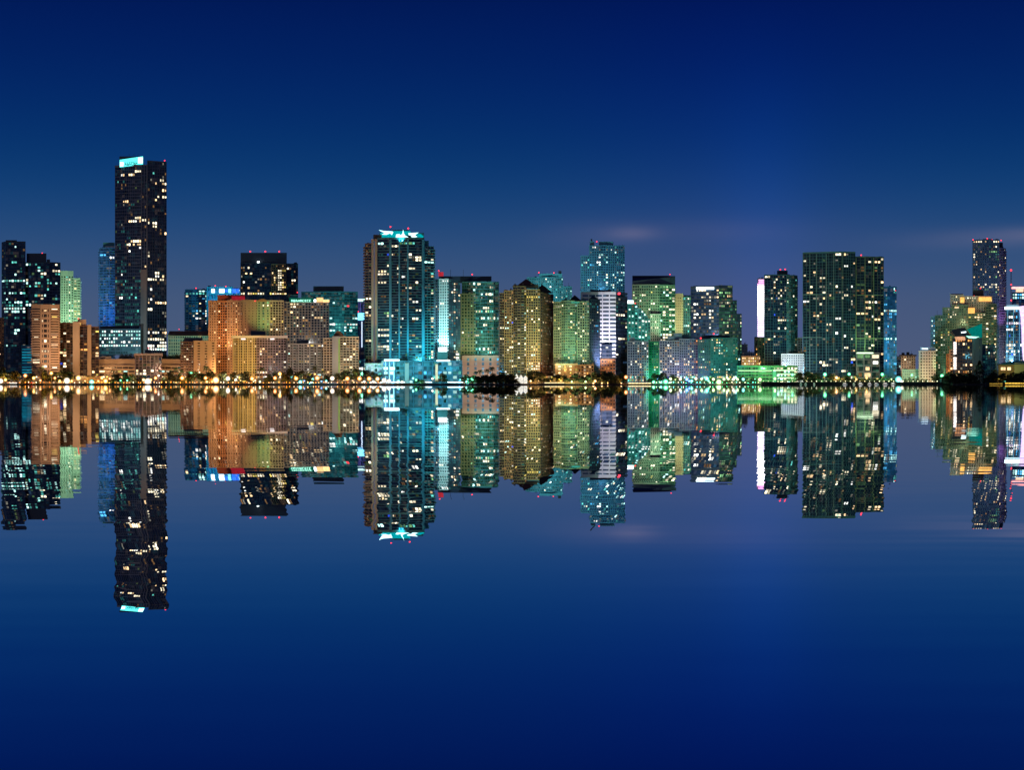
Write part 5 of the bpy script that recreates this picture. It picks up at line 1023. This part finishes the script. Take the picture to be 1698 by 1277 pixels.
for a in ((1, 632, 'white', 1.6, 14 * K), (9, 630, 'yellow', 1, 8 * K), (42, 623, 'amber', 1.2, 12 * K), (34, 633, 'white', .7, 3 * K), (56, 627, 'yellow', 1.1, 9 * K), (67, 631, 'amber', .8, 6 * K), (85, 619, 'yellow', 1.1, 9 * K), (91, 627, 'amber', .9, 8 * K), (99, 632, 'yellow', .9, 6 * K), (111, 631.5, 'white', 1.9, 20 * K), (119, 632, 'yellow', .8, 5 * K), (130, 627, 'warm', 1.7, 20 * K), (152, 633.5, 'teal', 1.4, 8 * K), (141, 632, 'amber', .7, 5 * K), (163, 632, 'amber', .8, 5 * K), (169, 627, 'yellow', 1, 8 * K), (175, 632, 'yellow', 1.5, 14 * K), (182, 628, 'amber', .8, 6 * K), (200, 631, 'green', .6, 2 * K), (211, 631, 'green', .6, 2 * K),
          (238, 630, 'warm', 1, 8 * K), (245, 633, 'white', 2.1, 22 * K), (250, 630, 'yellow', .9, 8 * K), (258, 627, 'amber', 1.1, 10 * K), (263, 623, 'white', .7, 4 * K), (281, 634, 'green', .8, 4 * K), (289, 632, 'warm', .7, 5 * K), (302, 627, 'amber', 1.4, 14 * K), (308, 630, 'yellow', .8, 6 * K), (317, 619.5, 'green', 1, 8 * K), (322, 624, 'green', .7, 5 * K), (341, 627, 'amber', 1.2, 12 * K), (343, 633, 'yellow', .9, 6 * K), (352, 633, 'amber', .8, 6 * K), (358, 630.5, 'warm', 2.2, 26 * K), (373, 620.5, 'yellow', .9, 6 * K), (378, 628, 'white', 1.4, 12 * K), (371, 630, 'white', .7, 4 * K), (391, 630, 'white', .9, 6 * K), (399, 631, 'warm', .6, 4 * K), (418, 628, 'amber', 1.4, 14 * K),
          (456, 627, 'amber', 1.2, 12 * K), (464, 620, 'yellow', 1.2, 10 * K), (443, 632, 'yellow', .8, 6 * K), (450, 632, 'white', .8, 6 * K), (468, 632, 'warm', .7, 5 * K), (431, 633, 'lime', .7, 4 * K), (491, 627.5, 'amber', 1.4, 14 * K), (498, 633.5, 'teal', 1.1, 6 * K), (505, 631.5, 'blue', .7, 4 * K), (526, 627, 'amber', 1.5, 14 * K), (522, 620.5, 'yellow', .7, 6 * K), (533, 632, 'blue', .7, 5 * K), (541, 632, 'teal', .7, 5 * K), (551, 627.5, 'white', 1.4, 12 * K), (576, 628, 'amber', 1.4, 14 * K), (596, 628, 'amber', 1.4, 14 * K), (612, 628, 'amber', 1.4, 14 * K), (626, 628.5, 'warm', 1.3, 12 * K), (600, 620, 'green', .9, 6 * K), (568, 632, 'warm', .6, 4 * K), (585, 632, 'warm', .6, 4 * K), (604, 633, 'white', .8, 6 * K), (619, 633, 'white', .8, 6 * K),
          (637, 631, 'white', 1.5, 10 * K), (645, 632, 'white', 1.2, 8 * K), (661, 632, 'teal', .8, 5 * K), (685, 627.5, 'teal', .8, 5 * K), (690, 630, 'green', .8, 5 * K), (717, 628, 'white', .7, 5 * K), (764, 629, 'teal', .9, 6 * K), (777, 629.5, 'teal', 1.1, 8 * K), (783, 629, 'green', 1.1, 8 * K), (773, 633, 'teal', .7, 4 * K),
          (822, 628, 'warm', .7, 4 * K), (880, 632, 'warm', .7, 6 * K), (893, 632, 'warm', .7, 6 * K), (913, 631, 'yellow', .8, 9 * K), (930, 631, 'yellow', .8, 9 * K), (948, 633, 'lime', .6, 7 * K), (971, 633, 'lime', .7, 7 * K), (987, 632, 'warm', .9, 3 * K, 2000.5), (984, 636, 'warm', .7, 1 * K, 2000.5), (998, 636, 'warm', .7, 1 * K, 2000.5), (1008, 636, 'warm', .5, 1 * K, 2000.5), (1030, 636, 'warm', .6, 1 * K, 2000.5), (1038, 625.5, 'amber', 1.2, 8 * K),
          (1090.5, 628, 'blue', .8, 6 * K), (1084, 633.5, 'green', 1, 6 * K), (1104, 633, 'green', 1.5, 12 * K), (1096, 634, 'teal', .8, 5 * K), (1112, 628.5, 'lime', .9, 5 * K), (1120, 629, 'lime', .8, 5 * K), (1128, 629, 'white', .9, 6 * K), (1139, 629, 'blue', 1.2, 10 * K), (1143, 632, 'blue', .8, 6 * K), (1147, 632, 'teal', 1, 6 * K), (1154, 628, 'white', .9, 6 * K), (1163.5, 628.5, 'lime', .9, 6 * K), (1172, 628, 'teal', 1.3, 9 * K), (1175, 632, 'green', .9, 6 * K), (1183, 629, 'lime', 1, 6 * K), (1192, 633.5, 'lime', 1.6, 12 * K), (1200.5, 629, 'lime', .9, 5 * K), (1208, 629, 'lime', .9, 5 * K), (1216, 629, 'white', .9, 5 * K), (1223, 629, 'lime', .8, 5 * K), (1232.5, 629, 'teal', 1, 6 * K), (1243, 629, 'lime', .9, 5 * K), (1251, 629, 'green', .9, 6 * K), (1260, 629.5, 'lime', 1.2, 9 * K),
          (1285, 628, 'lime', .9, 6 * K), (1314, 621.5, 'green', .9, 6 * K), (1341, 627, 'warm', 1.1, 8 * K), (1368, 621, 'green', 1.2, 10 * K), (1387, 626.5, 'warm', 1.1, 8 * K), (1408, 620.5, 'green', 1, 8 * K), (1463, 621, 'green', 1.1, 8 * K), (1397, 629, 'yellow', .7, 8 * K), (1437, 627, 'yellow', .8, 10 * K), (1420, 629, 'yellow', .7, 8 * K), (1455, 629, 'yellow', .7, 8 * K), (1478, 629, 'lime', .7, 6 * K),
          (1490, 629.5, 'teal', 2.0, 18 * K), (1487, 633, 'white', 1.1, 6 * K), (1495, 633, 'white', 1.1, 6 * K), (1512, 622, 'green', .8, 5 * K), (1562, 623.5, 'green', 1.2, 9 * K), (1560, 631, 'teal', .7, 3 * K)):
    lamp(*a)
for i in range(40):
    u = 1266 + i * 8; Y = 1999; e = empty('bollard_lamp', (X(u, Y), Y, Z(633.5, Y)), 'one of the small white lamps strung along the top of the tall dark bulkhead', 'bollard lamp', 'small lamps on the bulkhead')
    if 'bs' not in LM:
        m = MB(); m.tube([(0, 0, 0), (0, 0, .45)], [.1, .08], 6); LM['bs'] = m.mesh('post', DARK); m = MB(); m.ball((0, 0, .75), .42, 8, 6); LM['bg'] = m.mesh('lamp_glow_globe', emat('bollard_glow', (1, .9, .6), 3, .5))
    for k in ('bs', 'bg'):
        o = bpy.data.objects.new(LM[k].name.split('.')[0], LM[k]); C.objects.link(o); o.parent = e
    if i % 4 == 1:
        l = bpy.data.lights.new('lamp_light', 'POINT'); l.energy = 3000; l.color = (1, .85, .5); l.shadow_soft_size = 0
        lo = bpy.data.objects.new('lamp_light', l); C.objects.link(lo); lo.parent = e; lo.location = (0, 2.5, 2.2)
bg2 = {}
for u0, u1, st_, cols, d in ((3, 628, 6.2, ('amber', 'amber', 'warm', 'white'), 'one of the tiny amber path lamps strung along the left promenade'), (1083, 1262, 6.5, ('lime', 'green', 'teal', 'white'), 'one of the tiny greenish path lamps strung along the right promenade')):
    u = u0
    n_ = 0
    while u < u1:
        k = R.choice(cols); Y = R.uniform(2002.4, 2003.2); h = R.uniform(.7, 1.5); e_ = empty('path_lamp', (X(u, Y), Y, GZ), d, 'path lamp', 'tiny lamps along the promenade')
        if k not in bg2:
            m = MB(); m.ball((0, 0, .9), .4, 8, 6); bg2[k] = m.mesh('lamp_glow_globe', emat(k + '_path_glow', LC[k][0], 4, .6))
        for me in (LM['bs'], bg2[k]):
            o = bpy.data.objects.new(me.name.split('.')[0], me); C.objects.link(o); o.parent = e_; o.scale = (1, 1, h * 1.3)
        if n_ % 4 == 0:
            l = bpy.data.lights.new('lamp_light', 'POINT'); l.energy = 2600; l.color = LC[k][0]; l.shadow_soft_size = 0
            lo = bpy.data.objects.new('lamp_light', l); C.objects.link(lo); lo.parent = e_; lo.location = (0, -1.2, 1.6)
        n_ += 1; u += st_ * R.uniform(.5, 1.6)
# curved lamp on the right point
Y = 1992; e = empty('street_lamp', (X(1656, Y), Y, Z(636.8, Y)), 'bent amber lamp post standing alone on the golden lit shore at right', 'street lamp')
m = MB(); x = X(1656, Y); m.tube([(x, Y, Z(636.8, Y)), (x, Y, Z(629, Y)), (x - .5, Y, Z(627.6, Y)), (x - 1.2, Y, Z(627.4, Y))], [.22, .16, .14, .12], 6); m.build('pole', emat('amber_pole_glow', (1, .45, .1), .5, .2), e); m = MB(); m.ball((x - 1.3, Y, Z(627.7, Y)), .7, 8, 6, 0, .6); m.build('lamp_head', emat('warm_head', (1, .7, .35), 5, 0), e)  # amber lamp light on the pole put into its emission
l = bpy.data.lights.new('lamp_light', 'POINT'); l.energy = 5000; l.color = (1, .5, .12); l.shadow_soft_size = 0; lo = bpy.data.objects.new('lamp_light', l); C.objects.link(lo); lo.location = (x - 1.3, Y - 1.5, Z(629, Y))
Y = 1990; e = empty('lit_sign', (X(1664.5, Y), Y, Z(636.8, Y)), 'small teal glowing sign board on the dark right shore', 'sign'); m = MB(); m.box(X(1661.5, Y), X(1667.5, Y), Y, Y + .3, Z(633.8, Y), Z(631.8, Y)); m.build('board', emat('teal_board', (.2, .9, .6), 1.2, .1), e); m = MB(); m.box(X(1664, Y), X(1665, Y), Y + .1, Y + .25, Z(636.8, Y), Z(633.8, Y)); m.build('post', DARK, e)
# ------------------------------------------------------------------ white tent
Y = 2016; e = empty('event_tent', (X(863, Y), Y, GZ), 'white glowing peaked tent among dark trees left of the yellow gabled condo', 'tent')
tm_ = emat('tent_canvas_glow', (1, .95, .82), 1.0, .3)
m = MB(); a, b, c2, z0, z1 = X(853, Y), X(875, Y), Y + 12, Z(627, Y), Z(619.5, Y)
for k in range(3):
    u0 = a + (b - a) * k / 3; u1 = a + (b - a) * (k + 1) / 3; m.add([(u0, Y, z0), (u1, Y, z0), (u1, c2, z0), (u0, c2, z0), ((u0 + u1) / 2, Y + 6, z1 - k * 1.1)], [(0, 1, 4), (1, 2, 4), (2, 3, 4), (3, 0, 4)])
m.build('canopy', tm_, e); m = MB()
for k in range(4): u = a + (b - a) * k / 3; m.box(u - .12, u + .12, Y + .1, Y + .35, GZ, z0)
m.build('pole', DARK, e); m = MB(); m.box(a + .3, b - .3, Y + 11, Y + 11.2, GZ, z0); m.build('side_wall', tm_, e)
# ------------------------------------------------------------------ boats at the bulkhead
bw = wallmat('white_hull', (.75, .76, .78), .4); bgm = emat('cabin_light', (1, .93, .85), 1.1, .5)
for i, (u, L, d) in enumerate(((1328, 4, 'small green lit boat at the bulkhead below the perforated white block'), (1336, 4, 'small white boat moored left below the huge dark twin slab'), (1350, 3.5, 'tiny white boat moored below the middle of the huge dark twin slab'), (1401, 9, 'long white cabin boat leftmost of the lit row below the twin slab'), (1416, 4, 'tiny dim boat between two long white cabin boats'), (1427, 9, 'white cabin boat second in the lit row below the twin slab'), (1442, 8, 'white cabin boat third in the lit row below the twin slab'), (1453, 8, 'white cabin boat fourth in the lit row beside the cyan glowing tower'), (1468, 10, 'long white cabin boat below the cyan glowing blue tower'), (1481, 9, 'white cabin boat last in the lit row beside the very bright teal lamp'))):
    Y = 1992; x = X(u, Y); h = L * .64 / 2; e = empty('moored_boat', (x, Y, 0), d, 'boat', 'boats moored at the bulkhead')
    m = MB(); n = 8; ring = []
    for z, k in ((-.1, .75), (.9, 1)):
        ring.append([(x - h * k, Y - .8 * k, z), (x + h * .5 * k, Y - .9 * k, z), (x + h * 1.1 * k, Y, z + (.2 if z > 0 else 0)), (x + h * .5 * k, Y + .9 * k, z), (x - h * k, Y + .8 * k, z)])
    m.add(ring[0] + ring[1], [(i_, (i_ + 1) % 5, 5 + (i_ + 1) % 5, 5 + i_) for i_ in range(5)] + [(4, 3, 2, 1, 0), (5, 6, 7, 8, 9)]); m.build('hull', bw, e)
    m = MB(); m.box(x - h * .6, x + h * .45, Y - .6, Y + .6, .92, 1.9); m.box(x - h * .7, x + h * .5, Y - .7, Y + .7, 2.0, 2.12); m.build('cabin', bw, e)
    m = MB(); m.box(x - h * .55, x + h * .4, Y - .66, Y - .61, 1.05, 1.8); m.build('window', bgm if L > 4 else emat('dim_cabin', (.5, .9, .6), .7, .3), e)
    l = bpy.data.lights.new('deck_light', 'POINT'); l.energy = 16 * L if L > 4 else 12; l.color = (1, .92, .85); l.shadow_soft_size = 0; lo = bpy.data.objects.new('deck_light', l); C.objects.link(lo); lo.location = (x, Y - 3.5, 3.2)  # added lamp out over the water, brightens the white boat
# ------------------------------------------------------------------ cars on the shore road at far left
cp = [wallmat('silver_car_paint', (.4, .4, .42), .3), wallmat('red_car_paint', (.35, .03, .03), .3), wallmat('dark_car_paint', (.03, .03, .04), .3)]; tyre = wallmat('tyre_rubber', (.02, .02, .02)); hd = emat('headlight_glow', (1, .95, .85), 6, 0); tl = emat('taillight_glow', (1, .06, .03), 4, 0)
for i, (u, k, d) in enumerate(((17, 0, 'silver car first from left on the shore road'), (25, 0, 'silver car second from left on the shore road'), (37, 2, 'dark car third from left on the shore road'), (44, 1, 'red car fourth from left on the shore road'), (52, 1, 'red car last in the row before the pinkish condo'))):
    Y = 2007; x = X(u, Y); z = GZ + .14; e = empty('parked_car', (x, Y, z), d, 'car', 'cars on the shore road'); m = MB()
    prof = [(-2.1, .35), (2.1, .35), (2.15, .8), (1.2, .95), (.6, 1.45), (-1.0, 1.45), (-1.7, .95), (-2.15, .9)]
    m.add([(x + a_, Y - .85, z + b_) for a_, b_ in prof] + [(x + a_, Y + .85, z + b_) for a_, b_ in prof], [tuple(range(8)), tuple(range(15, 7, -1))] + [(i_, 8 + i_, 8 + (i_ + 1) % 8, (i_ + 1) % 8) for i_ in range(8)]); m.build('body', cp[k], e)
    m = MB(); m.box(x - .95, x + .55, Y - .87, Y - .855, z + 1.0, z + 1.35); m.build('side_window', gk, e)
    for dx in (-1.3, 1.3):
        for dy in (-.86, .66):
            m = MB(); n = 12; c0 = [(x + dx + .33 * math.cos(2 * math.pi * q_ / n), z + .33 + .33 * math.sin(2 * math.pi * q_ / n)) for q_ in range(n)]
            m.add([(a_, Y + dy, b_) for a_, b_ in c0] + [(a_, Y + dy + .2, b_) for a_, b_ in c0], [tuple(range(n)), tuple(range(2 * n - 1, n - 1, -1))] + [(q_, n + q_, n + (q_ + 1) % n, (q_ + 1) % n) for q_ in range(n)]); m.build('wheel', tyre, e)
    for dx, mt2, nm in ((2.13, hd, 'headlight'), (-2.13, tl, 'taillight')):
        m = MB(); m.box(x + dx - .25, x + dx + .1, Y - .9, Y - .6, z + .62, z + .85); m.build(nm, mt2, e)
# ------------------------------------------------------------------ added spots without fixtures that wash the facades
W_ = (1, .62, .3); O_ = (1, .52, .2); T_ = (.1, .85, .85); G_ = (.45, 1, .5); V_ = (.8, .75, 1); Y_ = (1, .8, .32); M_ = (.7, 1, .66)
for a in (
    (75, 634, 2008, 75, 560, 2055, (1, .66, .42), 173 * K, 95), (131, 634, 2010, 131, 590, 2065, O_, 120 * K, 95), (114, 560, 2215, 116, 500, 2280, M_, 480 * K, 70),
    (195, 634, 2040, 200, 612, 2085, O_, 96 * K, 110), (290, 634, 2040, 285, 612, 2085, O_, 96 * K, 110), (246, 634, 2012, 246, 606, 2052, (1, .6, .4), 45 * K, 90), (205, 597, 2150, 215, 560, 2212, (.6, .95, 1), 130 * K, 100),
    (312, 585, 2100, 312, 568, 2160, M_, 90 * K, 80), (176, 545, 2285, 178, 470, 2330, (.12, .45, 1), 170 * K, 110), (365, 505, 2345, 365, 490, 2390, (.1, .7, 1), 130 * K, 100), (362, 569, 2085, 362, 540, 2125, O_, 130 * K, 100), (408, 560, 2080, 405, 530, 2125, (1, .5, .2), 148 * K, 95), (436, 552, 2088, 436, 520, 2125, (.7, 1, .3), 60 * K, 60), (458, 556, 2085, 458, 520, 2125, Y_, 70 * K, 70),
    (375, 634, 2050, 370, 590, 2120, O_, 300 * K, 80), (335, 634, 2020, 335, 595, 2066, O_, 80 * K, 95), (398, 634, 2010, 402, 590, 2050, (1, .6, .12), 158 * K, 100), (452, 634, 2008, 452, 590, 2050, (1, .6, .5), 52 * K, 95),
    (505, 568, 2090, 505, 530, 2142, (1, .75, .5), 90 * K, 90), (560, 560, 2190, 560, 520, 2270, T_, 165 * K, 80), (505, 634, 2010, 505, 590, 2058, (.8, .8, .7), 55 * K, 100), (515, 634, 2030, 515, 615, 2058, T_, 60 * K, 100), (575, 634, 2008, 578, 590, 2050, (1, .72, .4), 105 * K, 95),
    (622, 630, 2030, 620, 500, 2085, (1, .7, .45), 200 * K, 70), (640, 600, 2048, 650, 540, 2085, T_, 152 * K, 110), (690, 600, 2048, 690, 540, 2085, T_, 168 * K, 110), (716, 598, 2050, 710, 550, 2090, T_, 300 * K, 110), (690, 634, 2012, 690, 615, 2046, (.1, .7, 1), 45 * K, 120), (645, 634, 2010, 645, 610, 2046, (.2, .95, 1), 60 * K, 120), (745, 634, 2012, 745, 615, 2046, (.1, .7, 1), 55 * K, 120),
    (733, 584, 2112, 736, 540, 2125, (.35, 1, 1), 200 * K, 130), (735, 560, 2070, 737, 500, 2125, (.7, .95, 1), 150 * K, 60), (665, 398, 2080, 665, 388, 2095, T_, 12 * K, 130),
    (776, 605, 2110, 776, 530, 2172, (.85, 1, .45), 115 * K, 80), (797, 634, 2120, 797, 606, 2165, (1, .75, .55), 110 * K, 100), (810, 596, 2120, 810, 540, 2172, (.4, 1, .8), 110 * K, 90),
    (862, 634, 2000.8, 862, 560, 2062, Y_, 165 * K, 95), (885, 634, 2001, 890, 540, 2062, Y_, 120 * K, 95), (905, 620, 2030, 908, 590, 2065, (1, .25, .1), 50 * K, 80), (912, 490, 2270, 908, 475, 2320, (.4, .95, 1), 160 * K, 90),
    (925, 610, 2020, 925, 550, 2070, (.4, 1, .55), 88 * K, 95), (945, 600, 2020, 947, 550, 2070, (.5, 1, .55), 77 * K, 95), (968, 600, 2025, 968, 550, 2070, (.8, 1, .5), 78 * K, 80), (940, 630, 2012, 940, 612, 2046, (1, .6, .15), 60 * K, 120),
    (1000, 480, 2270, 1000, 440, 2340, (.3, .85, 1), 190 * K, 80), (1008, 616, 2066, 990, 540, 2115, (.85, .8, 1), 620 * K, 80), (1008, 625, 2080, 1008, 608, 2108, O_, 30 * K, 110),
    (1070, 565, 2200, 1070, 510, 2260, (.8, 1, .6), 150 * K, 80), (1105, 560, 2210, 1106, 510, 2265, (.3, 1, .5), 190 * K, 70), (1060, 568, 2115, 1058, 540, 2165, (.3, 1, .8), 105 * K, 90), (1058, 634, 2035, 1058, 595, 2085, (.75, .85, 1), 75 * K, 100), (1085, 630, 2078, 1085, 600, 2110, (.1, 1, .45), 45 * K, 100), (1110, 634, 2030, 1110, 595, 2078, (.8, .95, .92), 76 * K, 95), (1130, 632, 2045, 1132, 612, 2078, (1, .55, .5), 70 * K, 100), (1142, 633, 2052, 1143, 620, 2080, (.05, .25, 1), 45 * K, 110),
    (1126, 550, 2260, 1126, 520, 2310, (1, 1, .6), 161 * K, 70), (1190, 634, 2020, 1190, 600, 2072, (.1, .9, .75), 94 * K, 110), (1180, 560, 2110, 1175, 520, 2180, (.7, .8, 1), 120 * K, 90), (1210, 565, 2120, 1212, 530, 2180, (.5, 1, .5), 80 * K, 90),
    (1246, 606, 2130, 1246, 598, 2160, (1, .65, .25), 40 * K, 110), (1312, 590, 2110, 1312, 520, 2160, (.5, 1, .7), 190 * K, 80), (1280, 592, 2110, 1280, 540, 2160, (.3, .8, 1), 60 * K, 90), (1270, 634, 2020, 1270, 618, 2048, (.25, 1, .35), 54 * K, 130), (1312, 606, 2079, 1314, 600, 2100, (.8, .95, 1), 60 * K, 150),
    (1375, 632, 2020, 1375, 540, 2090, (.2, .75, .95), 70 * K, 110), (1436, 584, 2076, 1436, 540, 2092, (.55, 1, .45), 38 * K, 130), (1440, 632, 2040, 1440, 610, 2088, (.9, 1, .7), 28 * K, 110), (1476, 625, 2130, 1476, 540, 2200, (.1, .75, 1), 330 * K, 80),
    (1504, 615, 2290, 1504, 600, 2330, (1, .75, .5), 70 * K, 90), (1510, 634, 2150, 1510, 625, 2200, (.4, 1, .6), 60 * K, 100), (1538, 632, 2140, 1538, 610, 2180, (1, .6, .3), 120 * K, 100), (1540, 600, 2110, 1538, 580, 2180, (.6, .9, 1), 60 * K, 80),
    (1565, 620, 2165, 1565, 560, 2230, (.6, 1, .45), 78 * K, 90), (1640, 600, 2165, 1640, 550, 2230, (.75, 1, .5), 92 * K, 90), (1615, 530, 2180, 1615, 500, 2232, (1, .75, .4), 25 * K, 110), (1668, 545, 2284, 1662, 480, 2309, (.75, .4, 1), 45 * K, 110), (1640, 490, 2240, 1636, 440, 2300, (.5, .8, 1), 90 * K, 90), (1662, 600, 2250, 1660, 570, 2300, (.7, 1, .9), 130 * K, 90),
    (1618, 590, 2070, 1620, 570, 2100, (.3, .9, .85), 8 * K, 110), (1575, 625, 2070, 1575, 600, 2100, O_, 60 * K, 110), (1690, 632, 2012, 1690, 612, 2040, (.8, .9, .3), 16 * K, 120), (1665, 632, 2012, 1665, 612, 2040, O_, 12 * K, 120)):
    px, py, Y, apx, apy, aY, c, Wt, ang = a
    if py >= 630 and Y < 2030: py = 611
    spot(px, py, Y, apx, apy, aY, c, Wt * FILL, min(ang, 150), 0)
# ------------------------------------------------------------------ labels that single out each lamp and plant
def near(px):
    best = None
    for b_ in ALL:
        if b_.x0 - 2 <= px <= b_.x1 + 2 and (best is None or b_.Y < best.Y): best = b_
    if best is None: best = min(ALL, key=lambda q_: min(abs(q_.x0 - px), abs(q_.x1 - px)))
    return best.short
gr_ = {}
for o, d, px, g_ in PEND: gr_.setdefault(f'{d} before the {near(px)}', []).append((px, o, g_))
ORD = ['leftmost', 'second from left', 'third from left', 'fourth from left', 'fifth from left', 'sixth from left', 'seventh from left', 'eighth from left', 'ninth from left', 'tenth from left', 'eleventh from left', 'twelfth from left', 'thirteenth from left', 'fourteenth from left', 'fifteenth from left', 'sixteenth from left', 'seventeenth from left']
for k, L in gr_.items():
    L.sort(key=lambda q_: q_[0])
    for i, (px, o, g_) in enumerate(L):
        n = len(L); o['label'] = k if n == 1 else k + ', ' + (ORD[i] if i < n - 1 or n > 17 else 'rightmost'); o['group'] = g_
